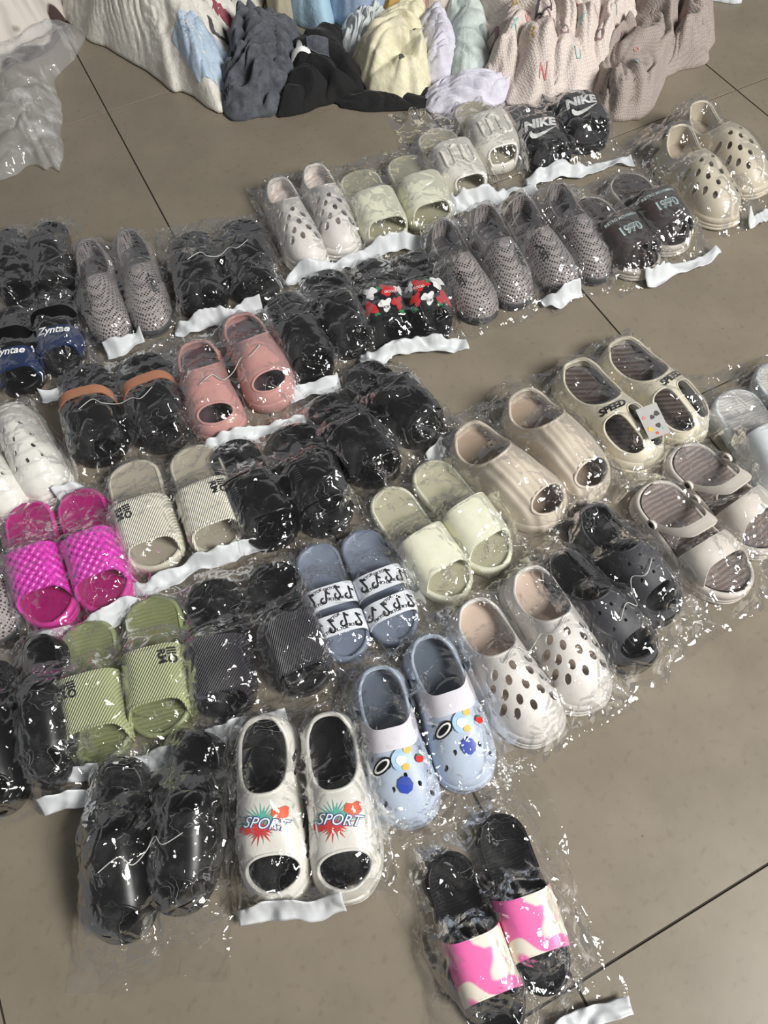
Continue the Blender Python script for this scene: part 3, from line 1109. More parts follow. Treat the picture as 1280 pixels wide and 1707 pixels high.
m_taupe = mat('taupe_ripple', (132, 119, 113), 0.5, 'ripple', (120, 108, 103), scale=30.0, strength=.22)
m_off = mat('offwhite_foam', (216, 208, 198), 0.42, 'foam')
for i in (0, 1):
    s = Shoe('strap_sandal', 'off-white sandal with grey rippled footbed and heel strap swung forward, %s of the pair' % WORD[i], 'sandal', 'off-white heel-strap sandals',
             POSE['sandal'][i], 0.106, 1 - 2 * i, 0.036, [(0, .03), (.3, .03), (.5, .05), (.62, .058), (.8, .05), (1, .04)], toe0=.86, heel0=.1, p=2.6, q=2.1, span=(.58, .78))
    s.sole(m_off, grooves=2, flare=.003)
    s.footbed(m_taupe, lip=.009)
    s.strap(m_off, .60, .76, cb=-.03, cf=.08, th=.004, name='vamp_strap', low=.01)
    s.strap(m_off, .46, .545, cb=-.20, cf=-.20, th=.004, lift=.012, name='heel_strap')
    for a in (-1, 1):
        x, y = s.xy(np.array(.29), np.array(float(a)), 1.0)
        V, F = tube([(float(x) * .95, float(y), .047), (float(x) * 1.07, float(y), .047)], .011, False, 16)
        r_ = mesh_obj('rivet', V, F, m_off, s.root)
        V, F = tube([(float(x) * .95, float(y), .047), (float(x) * 1.09, float(y), .047)], .006, False, 14)
        mesh_obj('rivet_cap', V, F, black_ink, r_)
    PAIRS.setdefault('sandal', []).append(s)

m_w24 = mat('bluish_white_foam', (222, 228, 230), 0.42, 'foam')
m_w24b = mat('pale_grey_footbed', (190, 188, 184), 0.55, 'ripple', scale=45, strength=.18)
for i in (0, 1):
    slide('white24', i, ('white slide with long smooth vamp cut off by the right edge', 'white slide mostly outside the right edge')[i], m_w24, m_w24b, m_w24, 0.106, 0.034, (.40, .84),
          ((0, .08), (.4, .072), (.8, .052), (1, .04)), 'white slides at the right edge', strap_kw=dict(cf=.05, th=.005, low=.012))

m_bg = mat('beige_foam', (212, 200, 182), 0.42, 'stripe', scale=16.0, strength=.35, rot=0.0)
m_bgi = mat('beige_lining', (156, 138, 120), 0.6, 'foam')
for i in (0, 1):
    s = Shoe('slide_sandal', 'beige foam slide with fluted vamp and toe hole, %s of the pair' % WORD[i], 'slide sandal', 'beige fluted slides', POSE['beige'][i], 0.116, 1 - 2 * i, 0.034,
             [(0, .07), (.2, .055), (.42, .078), (.55, .078), (.75, .064), (.9, .056), (1, .05)], toe0=.80, heel0=.1, p=2.7, q=2.1)
    s.sole(m_bg)
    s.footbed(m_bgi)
    hole = s.heel_hole(.43, .008)
    toe = s.zone(.80, .965, -.72, .72, 2.3)
    s.dome(m_bg, [hole, toe], .005, relief=lambda x, y: .0016 * np.sin(x * 420) * np.clip((y - .11) / .02, 0, 1))
    s.rim(hole, m_bg, .0035)
    s.rim(toe, m_bg, .003, 'toe_rim')
    PAIRS.setdefault('beige', []).append(s)

m_ivory = mat('ivory_foam', (224, 216, 194), 0.42, 'foam')
m_brn = mat('brown_ripple_footbed', (78, 66, 60), 0.5, 'stripe', (64, 54, 50), scale=27.0, strength=.35, rot=PI / 2 + .5)
for i in (0, 1):
    s = Shoe('cutout_sandal', 'ivory sandal with large cutouts and brown rippled footbed, %s of the pair' % WORD[i], 'sandal', 'ivory cutout sandals', POSE['speed'][i], 0.108, 1 - 2 * i, 0.032,
             [(0, .05), (.2, .04), (.45, .05), (.58, .056), (.75, .05), (.9, .042), (1, .04)], toe0=.82, heel0=.1, p=3.0, q=2.3)
    s.sole(m_ivory, grooves=1, flare=.004)
    s.footbed(m_brn, lip=.008)
    hole = s.heel_hole(.505, .007)
    sg = s.side
    t1 = s.zone(.605, .93, .08 * sg, .90 * sg, 3.4)
    t2 = s.zone(.59, .95, -.90 * sg, -.08 * sg, 3.4)
    s.dome(m_ivory, [hole, t1, t2], .0055)
    s.rim(hole, m_ivory, .003)
    s.rim(t1, m_ivory, .0022, 'cutout_rim')
    s.rim(t2, m_ivory, .0022, 'cutout_rim')
    s.art('lettering', text_tris('SPEED', .25, .035), .0215, (sg * .014, .555 * s.L), black_ink, PI - sg * .10, eps=.0012)
    for k in range(4):
        x, y = s.xy(np.array(.2 + .13 * k), np.array(1.0 * sg), 1.0)
        V, F = tube([(float(x) * .95, float(y) - .006, .03), (float(x) * 1.06, float(y), .034), (float(x) * .95, float(y) + .008, .036)], .007, False, 10)
        mesh_obj('side_lug', V, F, m_ivory, s.root)
    PAIRS.setdefault('speed', []).append(s)

# --- middle left -------------------------------------------------------------------
gloss_black = mat('glossy_black', (8, 8, 9), 0.28)
for i in (0, 1):
    slide('bl19', i, 'glossy black slide with plain rounded strap, %s of the pair' % ('front', 'rear')[i], black, black_bed, gloss_black, 0.104, 0.030, (.42, .82), ((0, .08), (.42, .068), (.8, .05), (1, .04)),
          'glossy black slides', strap_kw=dict(cf=.03, th=.004, bead=.002))
for i in (0, 1):
    s = slide('bl20', i, 'black slide with squared shiny strap, %s of the pair beside the cream ribbed slides' % WORD[i], black, black_bed, gloss_black, 0.106, 0.032, (.40, .76), ((0, .07), (.4, .064), (.8, .05), (1, .04)),
              'squared shiny black slides', q=2.6, p=3.2, strap_kw=dict(cf=.03, th=.004, bead=.0022))
    for k in range(6):
        x, y = s.xy(np.array(.46 + .018 * k), np.array(.55), s.k)
        s.art('rib_mark', poly_tris([(-.5, -.08), (.5, -.08), (.5, .08), (-.5, .08)]), .012, (float(x), float(y)), charcoal, PI, eps=.0012)

m_mag = mat('magenta_weave', (224, 62, 186), 0.35, 'weave', scale=26.0, strength=.55)
m_mags = mat('magenta_foam', (206, 58, 150), 0.4, 'foam')
m_magb = mat('magenta_footbed', (168, 26, 110), 0.5, 'foam')
for i in (0, 1):
    slide('mag', i, 'magenta slide with woven-texture strap, %s of the pair' % WORD[i], m_mags, m_magb, m_mag, 0.104, 0.034, (.42, .74), ((0, .07), (.42, .066), (.8, .05), (1, .04)),
          'magenta woven slides', strap_kw=dict(cf=.05, th=.005, low=.01), sole_kw=dict(grooves=2, flare=.003))


def ring_relief(x, y):
    r = np.hypot(x, (y - .075) * .95)
    q_ = (r / .024) % 1.0
    return .0026 * (np.where(q_ < .7, 1 - q_ / .7, (q_ - .7) / .3) - .5)


m_wc = mat('ivory_clog_foam', (228, 226, 218), 0.4, 'foam')
for i in (0, 1):
    holed_clog('wcl', i, ('white clog with stepped rings cut off by the left edge', 'white clog with stepped rings and small holes by the left edge')[i], 'white ringed clogs', 0.104, m_wc, m_wc,
               [(.42, (-.4, .4)), (.55, (-.55, .15, .6)), (.66, (-.4, .35)), (.76, (-.55, .05, .6))], Hs=[(0, .05), (.15, .075), (.35, .085), (.55, .08), (.75, .066), (.9, .054), (1, .048)],
               open_t=.22, hr=(.0036, .0056), relief=ring_relief)

m_tan = mat('tan_leather', (168, 118, 92), 0.5, 'foam')
for i in (0, 1):
    s = slide('tan', i, 'black slide with tan strip along the strap, %s of the pair' % WORD[i], black, black_bed, black_matt, 0.108, 0.030, (.46, .84), ((0, .07), (.3, .066), (.46, .064), (.8, .046), (1, .04)),
              'tan-trimmed black slides', strap_kw=dict(cf=.03, th=.004))
    s.strap(m_tan, .36, .44, cb=.05, cf=.05, th=.003, lift=.003, name='tan_strip')

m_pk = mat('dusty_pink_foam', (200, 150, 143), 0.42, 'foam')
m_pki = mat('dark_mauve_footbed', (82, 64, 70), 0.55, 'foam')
for i in (0, 1):
    s = Shoe('slide_sandal', 'dusty pink foam slide with toe hole, %s of the pair' % WORD[i], 'slide sandal', 'dusty pink slides', POSE['pink'][i], 0.106, 1 - 2 * i, 0.032,
             [(0, .05), (.25, .04), (.42, .07), (.55, .072), (.75, .060), (.9, .052), (1, .048)], toe0=.80, heel0=.1, p=2.7, q=2.1)
    s.sole(m_pk)
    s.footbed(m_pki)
    hole = s.heel_hole(.46, .008)
    toe = s.zone(.79, .945, -.70, .70, 2.3)
    s.dome(m_pk, [hole, toe], .005)
    s.rim(hole, m_pk, .003)
    s.rim(toe, m_pk, .003, 'toe_rim')
    PAIRS.setdefault('pink', []).append(s)

# --- back rows -----------------------------------------------------------------
for i in (0, 1):
    slide('bl13', i, 'plain black slide behind the dusty pink pair, %s of the pair' % WORD[i], black, black_bed, black_matt, 0.102, 0.030, (.42, .80), group='plain black slides behind the pink pair', strap_kw=dict(cf=.05, th=.004, bead=.002))

for i in (0, 1):
    s = slide('camo', i, 'black slide with red white and green patch print, %s of the pair' % WORD[i], black, black_bed, black_matt, 0.096, 0.028, (.44, .74), group='patch-print black slides', strap_kw=dict(cf=.03, th=.004))
    sg = s.side
    for k, (x, t, sz, m, sd, sx, sy) in enumerate([(.026, .50, .030, white_ink, 1, .9, 1), (-.014, .50, .034, red_ink, 2, 1.1, .8), (.034, .64, .034, red_ink, 3, 1, .9),
                                                   (-.002, .63, .030, white_ink, 4, .9, 1), (-.030, .62, .028, red_ink, 5, .8, 1.1), (.006, .475, .014, green_ink, 6, 1, .7),
                                                   (.020, .70, .012, green_ink, 7, 1, .8), (-.036, .70, .012, green_ink, 8, 1, .8), (-.038, .49, .018, white_ink, 9, 1, 1.1)]):
        s.art('patch_print', blob(26, .45, sd + 20, sx, sy), sz, (x * (1 if i == 0 else -1), t * s.L), m, eps=.0008)
    s.art('lettering', text_tris('LUCKY', .1, .02), .0085, (-.002 if i == 0 else .002, .655 * s.L), black_ink, PI, eps=.0016)
    s.art('lettering', text_tris('GOOD', .1, .02), .0085, (-.018 if i == 0 else .018, .52 * s.L), white_ink, PI, eps=.0016)

m_mesh = mat('grey_mesh', (158, 150, 148), 0.6, 'mesh', (30, 27, 29), scale=165.0, strength=.5)
m_meshb = mat('dark_mesh_lining', (70, 66, 68), 0.7, 'foam')
MESH_LAB = {'m7': 'grey mesh slip-on between black bags at the back left, %s of the pair', 'm11': 'grey mesh slip-on beside the patch-print slides, %s of the pair',
            'm10': 'grey mesh slip-on beside the brown slides, %s of the pair', 'm32': 'grey mesh slip-on cut off by the left edge'}
for key in ('m7', 'm11', 'm10', 'm32'):
    for i in range(len(POSE[key])):
        s = Shoe('mesh_shoe', (MESH_LAB[key] % WORD[i]) if '%' in MESH_LAB[key] else MESH_LAB[key], 'shoe', 'grey mesh slip-ons', POSE[key][i], 0.094, 1 - 2 * i, 0.024,
                 [(0, .085), (.15, .07), (.35, .062), (.5, .072), (.65, .064), (.8, .055), (.9, .05), (1, .046)], toe0=.74, heel0=.07, p=2.3, q=2.0)
        s.sole(charcoal, grooves=1)
        s.footbed(m_meshb)
        hole = s.heel_hole(.46, .009)
        s.dome(m_mesh, [hole], .003, relief=lambda x, y: .004 * (vnoise(x * 40 + 3, y * 25, 3) - .5))
        s.rim(hole, mat('grey_binding', (128, 120, 118), .7), .0022)
        if True:
            s.art('lettering', text_tris('SPORT', 0, .03), .017, (.027 if i == 0 else -.027, .66 * s.L), black_ink, PI / 2 if i == 0 else PI / 2 + PI, eps=.0012)
            s.art('lettering', text_tris('FASHION', 0, .0), .008, (.016 if i == 0 else -.016, .66 * s.L), black_ink, PI / 2 if i == 0 else PI / 2 + PI, eps=.0012)
        PAIRS.setdefault(key, []).append(s)

m_bro = mat('dark_brown_foam', (58, 48, 46), 0.5, 'foam')
m_brol = mat('light_sole_edge', (196, 188, 178), 0.5, 'foam')
m_prt = mat('pale_aqua_print', (196, 214, 212), 0.5)
for i in (0, 1):
    s = slide('brown', i, 'dark brown slide with pale arched lettering, %s of the pair' % WORD[i], m_brol, mat('brown_footbed', (50, 40, 38), .55, 'foam'), m_bro, 0.108, 0.032, (.42, .78),
              ((0, .07), (.42, .066), (.8, .05), (1, .04)), 'dark brown lettered slides', strap_kw=dict(cf=.04, th=.004), sole_kw=dict(grooves=2, flare=.003, lip=.005))
    s.art('lettering', text_tris('RETRO MOVEMENT', 0, .02), .0105, (0, .475 * s.L), m_prt)
    s.art('lettering', text_tris('1970', 0, .05), .030, (0, .605 * s.L), m_prt, eps=.0009)
    s.art('lettering', text_tris('1970', 0, .0), .027, (0, .605 * s.L), mat('brown_print', (86, 108, 112), .5), eps=.0015)
    s.art('lettering', text_tris('outdoor', .2, .0), .009, (0, .60 * s.L), white_ink, eps=.0021)

for i in (0, 1):
    slide('bl8', i, 'plain black slide in the far left bag, %s of the pair' % WORD[i], black, black_bed, black_matt, 0.098, 0.030, (.36, .84), group='plain black slides at the far left', strap_kw=dict(cf=.02, th=.004))
for i in (0, 1):
    slide('bl6', i, 'plain black slide beside the white holed clogs at the back, %s of the pair' % WORD[i], black, black_bed, black_matt, 0.106, 0.030, (.38, .84), group='plain black slides at the back', strap_kw=dict(cf=.02, th=.004))
for i in (0, 1):
    holed_clog('wc5', i, 'white clog with oval holes at the back, %s of the pair' % WORD[i], 'white holed clogs at the back', 0.102, m_wclog, mat('pale_pink_bed', (214, 200, 192), .6), ROWS, open_t=.42)
for i in (0, 1):
    slide('cr4', i, 'plain cream slide between white clogs and puffy white slides, %s of the pair' % WORD[i], m_cr, mat('olive_footbed', (168, 164, 138), .5, 'foam'), m_cr, 0.108, 0.030, (.46, .80),
          ((0, .07), (.46, .066), (.8, .048), (1, .04)), 'plain cream slides at the back', strap_kw=dict(cf=.04, th=.004))

m_puf = mat('puffy_white', (228, 224, 214), 0.35, 'foam')
for i in (0, 1):
    s = slide('puf3', i, 'white slide with puffy raised loops on the strap, %s of the pair' % WORD[i], m_puf, mat('pebbled_cream_bed', (198, 192, 172), .5, 'knit', (170, 160, 138), 260, .6), m_puf, 0.112, 0.032, (.42, .84),
              ((0, .08), (.42, .07), (.8, .052), (1, .04)), 'puffy white slides', strap_kw=dict(cf=.07, th=.005, bead=-.003))
    for u in (-.026, .0, .026):
        up_ = 1 if u != 0 else -1
        pts = []
        for k in range(30):
            w = k / 29
            if w < .35:
                x, t = u - .011, .52 + .16 * (w / .35)
            elif w < .65:
                f = (w - .35) / .3 * PI
                x, t = u - .011 * math.cos(f), .68 + .035 * math.sin(f)
            else:
                x, t = u + .011, .68 - .16 * ((w - .65) / .35)
            if up_ < 0:
                t = 1.20 - t
            y = (t + s.sh) * s.L
            pts.append((x, y, float(s.ztop(np.array(x), np.array(y))) - .0005))
        V, F = tube(pts, .0042, False, 10)
        mesh_obj('raised_loop', V, F, m_puf, s.root)

for i in (0, 1):
    s = slide('nike', i, 'black slide with white swoosh print, %s of the pair' % WORD[i], black, mat('dark_grey_bed', (48, 47, 50), .6, 'foam'), black_matt, 0.110, 0.030, (.40, .78), ((0, .07), (.4, .066), (.8, .05), (1, .04)),
              'black slides with white print', strap_kw=dict(cf=.04, th=.004))
    s.art('lettering', text_tris('NIKE', .2, .05), .038, (.006, .525 * s.L), white_ink, PI - .06)
    s.art('swoosh_print', SWOOSH, .074, (.003, .628 * s.L), white_ink, PI - .1)

m_bc = mat('stone_clog_foam', (206, 196, 176), 0.42, 'foam')
for i in (0, 1):
    holed_clog('bc1', i, 'stone beige clog with oval side holes, %s of the pair at the back right' % WORD[i], 'stone beige clogs', 0.104, m_bc, mat('stone_bed', (168, 154, 136), .6, 'foam'),
               [(.52, (-.75, -.2, .35, .85)), (.60, (-.5, .1, .65)), (.68, (-.8, -.2, .4, .85)), (.76, (-.5, .15, .7)), (.84, (-.6, .5))],
               Hs=[(0, .105), (.12, .085), (.28, .062), (.42, .08), (.55, .084), (.75, .066), (.9, .054), (1, .048)], open_t=.40, hr=(.0056, .0075))

m_nvy = mat('navy_strap', (26, 44, 84), 0.45, 'foam')
for i in (0, 1):
    s = slide('navy', i, 'black slide with navy script-lettered strap, %s of the pair' % WORD[i], black, black_bed, m_nvy, 0.104, 0.030, (.52, .80), group='navy script slides', strap_kw=dict(cf=.04, th=.004))
    s.strap(black_matt, .40, .60, 0, 0, .004, lift=.001, name='upper_strap')
    s.art('lettering', text_tris('Zyntae', .3, .02), .024, (0, .635 * s.L), white_ink, PI - .12, eps=.0022)
for i in (0, 1):
    foam_slide('black33', i, ('black rounded slide cut off by the left edge near the front', 'black rounded slide beside the sage green pair')[i], 'rounded black slides at the left edge', .098, mat('satin_black', (9, 9, 10), .36), black_bed)

# ------------------------------------------------------------------ clear bags
FILM = film_mat('clear_film')
STRIP = mat('white_adhesive_strip', (206, 209, 211), 0.5)


def blur(z, n):
    for _ in range(n):
        p = np.pad(z, 1, mode='edge')
        z = (p[1:-1, 1:-1] * 4 + p[:-2, 1:-1] * 2 + p[2:, 1:-1] * 2 + p[1:-1, :-2] * 2 + p[1:-1, 2:] * 2
             + p[:-2, :-2] + p[2:, :-2] + p[:-2, 2:] + p[2:, 2:]) / 16
    return z


def bag(key, desc, seed, heel=0.05, toe=0.035, side=0.022, strip=(0.0, 1.0), res=0.0042):
    shoes = PAIRS[key]
    ang = math.atan2(sum(math.sin(s.ang) for s in shoes), sum(math.cos(s.ang) for s in shoes))
    d = np.array([math.cos(ang), math.sin(ang)])
    e = np.array([-d[1], d[0]])
    U, Vv = [], []
    for s in shoes:
        x, y, _ = s.outline(20)
        r = s.ang - PI / 2
        X = s.pos[0] + x * math.cos(r) - y * math.sin(r)
        Y = s.pos[1] + x * math.sin(r) + y * math.cos(r)
        U += list(X * e[0] + Y * e[1])
        Vv += list(X * d[0] + Y * d[1])
    u0, u1, v0, v1 = min(U) - side, max(U) + side, min(Vv) - heel, max(Vv) + toe
    nu, nv = int((u1 - u0) / res), int((v1 - v0) / res)
    fu, fv = np.linspace(0, 1, nu), np.linspace(0, 1, nv)
    FU, FV = np.meshgrid(fu, fv, indexing='ij')
    uu, vv = u0 + (u1 - u0) * FU, v0 + (v1 - v0) * FV
    # uneven cut of the bag's border
    wob = (vnoise(FV * 6, FV * 0 + seed, seed) - .5) * .02
    wob2 = (vnoise(FU * 6, FU * 0 + seed, seed + 3) - .5) * .024
    eu = np.abs(FU * 2 - 1) ** 3 * np.sign(FU - .5)
    ev = np.abs(FV * 2 - 1) ** 3 * np.sign(FV - .5)
    uu = uu + eu * wob
    vv = vv + ev * wob2
    X = uu * e[0] + vv * d[0]
    Y = uu * e[1] + vv * d[1]
    base = np.zeros_like(X)
    for s in shoes:
        base = np.maximum(base, s.height(X, Y))
    z = base.copy()
    su, sv = (u1 - u0) / nu, (v1 - v0) / nv
    k = 1.0
    for _ in range(26):
        p = np.pad(z, 1, mode='constant')
        z = np.maximum(z, np.maximum.reduce([p[:-2, 1:-1] - k * su, p[2:, 1:-1] - k * su, p[1:-1, :-2] - k * sv, p[1:-1, 2:] - k * sv,
                                             p[:-2, :-2] - k * 1.4 * su, p[2:, 2:] - k * 1.4 * su, p[:-2, 2:] - k * 1.4 * su, p[2:, :-2] - k * 1.4 * su]))
    z = blur(z, 6)
    edge = np.minimum.reduce([FU, 1 - FU, FV, 1 - FV])
    m = np.clip(edge / .07, 0, 1)
    z = z * m + 0.004
    taut = np.clip((z - base) / .03, 0, 1)
    cr = crinkle(X, Y, seed)
    cr2 = crinkle(X, Y, seed + 50, .012, .03, 4)
    hb = np.clip((.25 - FV) / .25, 0, 1)
    z = z + np.maximum(-z + .003, cr * (.0035 + .012 * taut + .012 * hb) + cr2 * (.0009 + .0045 * taut + .005 * hb))
    z = np.maximum(z, base + .0022 * (base > 0))
    z = np.maximum(z, .0025)
    x0, y0 = shoes[0].pos
    root = empty('plastic_bag', (X.mean(), Y.mean(), 0))
    tag(root, 'clear crinkled plastic bag around ' + desc, 'bag', 'clear shoe bags')
    P = np.stack([X - X.mean(), Y - Y.mean(), z], 2).reshape(-1, 3)
    mesh_obj('film', P, [tuple(reversed(f)) for f in grid_faces(nu, nv)], FILM, root)
    if strip:
        jn = 10
        lo, hi = int(strip[0] * (nu - 1)), int(strip[1] * (nu - 1))
        band = int(0.028 / sv)
        S = []
        cols = list(range(lo, hi))
        for j in range(jn):
            col = nv - 1 - (band * (1 - j / (jn - 1)))
            c0 = int(col)
            c1 = min(nv - 1, c0 + 1)
            f = col - c0
            for i_ in cols:
                q = np.array([X[i_, c0], Y[i_, c0], z[i_, c0]]) * (1 - f) + np.array([X[i_, c1], Y[i_, c1], z[i_, c1]]) * f
                S.append(q)
        S = np.array(S)
        cz = crinkle(S[:, 0], S[:, 1], seed + 90, .02, .06, 4)
        S[:, 2] += .003 + np.clip(cz + .5, 0, 2) * .012
        S[:, 0] += d[0] * .006 * vnoise(S[:, 0] * 30, S[:, 1] * 30, seed)
        S[:, 1] += d[1] * .006 * vnoise(S[:, 0] * 30, S[:, 1] * 30, seed)
        S -= np.array([X.mean(), Y.mean(), 0])
        V2, F2, sh = solidify(S, [tuple(f) for f in grid_faces(jn, len(cols))], -.0006)
        o = mesh_obj('adhesive_strip', V2, F2, STRIP, root)
        o['label'] = 'white adhesive strip'
    return root


BAGS = [
    ('sport', 'the white splash-print slides', 0.03, .006, (.05, .7)), ('black37', 'the smooth black chunky slides', .05, .06, None), ('blue', 'the pale blue charm clogs', .04, .02, None),
    ('wclog', 'the front white holed clogs', .03, .03, None), ('pinkw', 'the pink-strapped black slides', .07, .03, (.52, 1.0)), ('green', 'the sage green slides', .03, .02, (.0, 1)),
    ('ribbed', 'the black ribbed slides', .04, .03, (.1, .6)), ('tik', 'the slate blue two-strap slides', .03, .02, None), ('cream28', 'the plain cream slides in the middle', .03, .015, None),
    ('bclog', 'the black open-toe clogs', .04, .03, None), ('sandal', 'the off-white heel-strap sandals', .05, .03, None), ('white24', 'the white slides at the right edge', .04, .03, None),
    ('beige', 'the beige fluted slides', .06, .02, None), ('speed', 'the ivory cutout sandals', .035, .015, None), ('bl19', 'the glossy black slides', .05, .025, (.6, 1)),
    ('bl20', 'the squared shiny black slides', .05, .02, None), ('cstripe', 'the cream ribbed slides', .03, .02, (.05, 1)), ('mag', 'the magenta woven slides', .02, .022, (.1, .95)),
    ('wcl', 'the white ringed clogs', .04, .025, (.72, 1)), ('tan', 'the tan-trimmed black slides', .04, .03, None), ('pink', 'the dusty pink slides', .04, .025, (.0, 1)),
    ('bl13', 'the black slides behind the pink pair', .05, .03, (.0, .5)), ('camo', 'the patch-print slides', .04, .02, (.0, 1)), ('m11', 'the grey mesh shoes beside the patch-print slides', .04, .02, None),
    ('m10', 'the grey mesh shoes beside the brown slides', .04, .02, (.0, .45)), ('brown', 'the dark brown lettered slides', .04, .025, (.25, 1)), ('bl8', 'the far left plain black slides', .04, .03, None),
    ('m7', 'the grey mesh shoes at the back left', .03, .02, (.2, .6)), ('bl6', 'the plain black slides at the back', .05, .025, (.0, .75)), ('wc5', 'the white holed clogs at the back', .04, .025, (.0, 1)),
    ('cr4', 'the plain cream slides at the back', .06, .02, (.0, .9)), ('puf3', 'the puffy white slides', .06, .02, (.0, .9)), ('nike', 'the black slides with white print', .06, .02, (.0, 1)),
    ('bc1', 'the stone beige clogs', .04, .02, (.4, 1)), ('navy', 'the navy script slides', .04, .03, (.45, .95)), ('black33', 'the rounded black slides at the left edge', .04, .02, (.6, 1)),
    ('m32', 'the grey mesh shoe at the left edge', .03, .02, None),
]
for n, (key, desc, hl, tl, st) in enumerate(BAGS):
    bag(key, desc, 100 + n * 13, hl, tl, .055 if key == 'pinkw' else .02, st)

# ------------------------------------------------------------------ cloth, sacks
#CLOTH#
class Cloth:
    """a crumpled piece lying on the floor: rounded heap inside an outline, with folds that run along `fold`"""

    def __init__(s, outline, H, seed, fold=0.6, lam=0.05, amp=0.02, edge=0.004, rise=1.9, radial=0.0, fine=0.3, centre=None, base=0.0, ex=0.9):
        P = np.array(outline, float)
        n = len(P)
        D = []
        for i in range(n):
            p0, p1, p2, p3 = P[i - 1], P[i], P[(i + 1) % n], P[(i + 2) % n]
            for u in np.linspace(0, 1, 12, endpoint=False):
                D.append(.5 * ((2 * p1) + (p2 - p0) * u + (2 * p0 - 5 * p1 + 4 * p2 - p3) * u * u + (3 * p1 - p0 - 3 * p2 + p3) * u ** 3))
        D = np.array(D)
        s.c = D.mean(0) if centre is None else np.array(centre)
        ph = np.arctan2(D[:, 1] - s.c[1], D[:, 0] - s.c[0])
        r = np.hypot(D[:, 1] - s.c[1], D[:, 0] - s.c[0])
        r = r * (1 + .05 * (vnoise(np.arange(len(D)) * .35, np.zeros(len(D)), seed) - .5) * 2)
        o = np.argsort(ph)
        s.ph = np.concatenate([ph[o][-4:] - 2 * PI, ph[o], ph[o][:4] + 2 * PI])
        s.r = np.concatenate([r[o][-4:], r[o], r[o][:4]])
        s.H, s.seed, s.fold, s.lam, s.amp, s.edge, s.rise, s.radial, s.fine, s.base, s.ex = H, seed, fold, lam, amp, edge, rise, radial, fine, base, ex

    def z(s, x, y):
        x, y = np.asarray(x, float), np.asarray(y, float)
        dx, dy = x - s.c[0], y - s.c[1]
        ph = np.arctan2(dy, dx)
        rho = np.clip(np.hypot(dx, dy) / np.interp(ph, s.ph, s.r), 0, 1)
        sd = s.seed
        wx = (vnoise(x * 6, y * 6, sd) - .5) * .13 + (vnoise(x * 19, y * 19, sd + 2) - .5) * .05
        wy = (vnoise(x * 6, y * 6, sd + 1) - .5) * .13 + (vnoise(x * 19, y * 19, sd + 3) - .5) * .05
        u = ((x + wx) * math.cos(s.fold) + (y + wy) * math.sin(s.fold)) / s.lam
        v = ((x + wx) * math.cos(s.fold + 1.1) + (y + wy) * math.sin(s.fold + 1.1)) / (s.lam * 1.7)
        f = np.abs(np.sin(u * PI)) ** .75 * (.35 + 1.0 * vnoise(x * 9, y * 9, sd + 7)) + np.abs(np.sin(v * PI)) ** .8 * .9 * vnoise(x * 8 + 5, y * 8, sd + 8)
        f = f + s.fine * np.abs(np.sin((u * 2.3 + v * .6) * PI)) ** .8 * vnoise(x * 22, y * 22, sd + 9)
        if s.radial:
            f = f + s.radial * (.5 + .5 * np.sin(ph * 13 + 5 * vnoise(x * 6, y * 6, sd + 4))) * rho
        lump = vnoise(x * 6, y * 6, sd + 12) * .7 + .6
        d = np.clip(1 - rho ** s.rise, 0, 1) ** s.ex
        e = np.clip((1 - rho) / .10, 0, 1)
        return s.base + s.edge + (s.H * d * lump) + s.amp * f * (.35 + .65 * e) * (.25 + .75 * np.clip((1 - rho) / .3, 0, 1))

    def build(s, name, label, cat, m, nr=46, na=190, group=None):
        ph = np.linspace(-PI, PI, na, endpoint=False)
        rb = np.interp(ph, s.ph, s.r)
        V = []
        for rho in np.linspace(0.01, 1, nr) ** .85:
            x, y = s.c[0] + rb * rho * np.cos(ph), s.c[1] + rb * rho * np.sin(ph)
            V.append(np.stack([x, y, s.z(x, y)], 1))
        low = V[-1].copy()
        low[:, 2] = np.maximum(s.base - .01, .0012)
        low[:, :2] = s.c + (low[:, :2] - s.c) * .985
        V.append(low)
        V = np.vstack(V)
        F = grid_faces(nr + 1, na, True)
        F.append(tuple(reversed(range(na))))
        root = empty(name, (s.c[0], s.c[1], 0))
        tag(root, label, cat, group)
        s.root = root
        mesh_obj('fabric', V - np.array([s.c[0], s.c[1], 0]), [tuple(reversed(f)) for f in F][:-1] + [tuple(range(na))], m, root)
        fix = root.children
        return s

    def art(s, name, VF, size, at, m, rot=PI, eps=.0015, flip=(1, 1)):
        o = decal(name, VF, size, (at[0] - s.c[0], at[1] - s.c[1]), rot, lambda x, y: s.z(x + s.c[0], y + s.c[1]), m, s.root, eps, .008, flip)
        return o


cl_denim = mat('denim_blue_cloth', (92, 95, 102), .85, 'cloth', (66, 69, 76), sheen=.2)
cl_black = mat('black_cloth', (24, 23, 24), .85, 'cloth', sheen=.1)
cl_sky = mat('sky_blue_cloth', (176, 208, 226), .8, 'cloth')
cl_blue = mat('grey_blue_cloth', (160, 178, 204), .8, 'cloth')
cl_white = mat('white_ribbed_cloth', (214, 218, 218), .85, 'cloth', (186, 192, 194))
cl_cream = mat('cream_cloth', (232, 226, 198), .8, 'cloth', (214, 207, 174))
cl_lav = mat('lavender_cloth', (216, 214, 224), .85, 'cloth', (196, 193, 206))
cl_paw = mat('ivory_quilt_cloth', (222, 212, 200), .85, 'knit', (196, 184, 172), 200, .5)
cl_mint = mat('pale_mint_cloth', (208, 218, 214), .85, 'cloth', (186, 196, 190))
cl_blank = mat('pale_pink_knit', (228, 216, 208), .9, 'knit', (200, 186, 178), 170, .5)
cl_robe = mat('grey_beige_knit', (178, 166, 158), .9, 'knit', (146, 134, 128), 210, .5)
cl_khaki = mat('khaki_cloth', (172, 164, 142), .85, 'cloth')
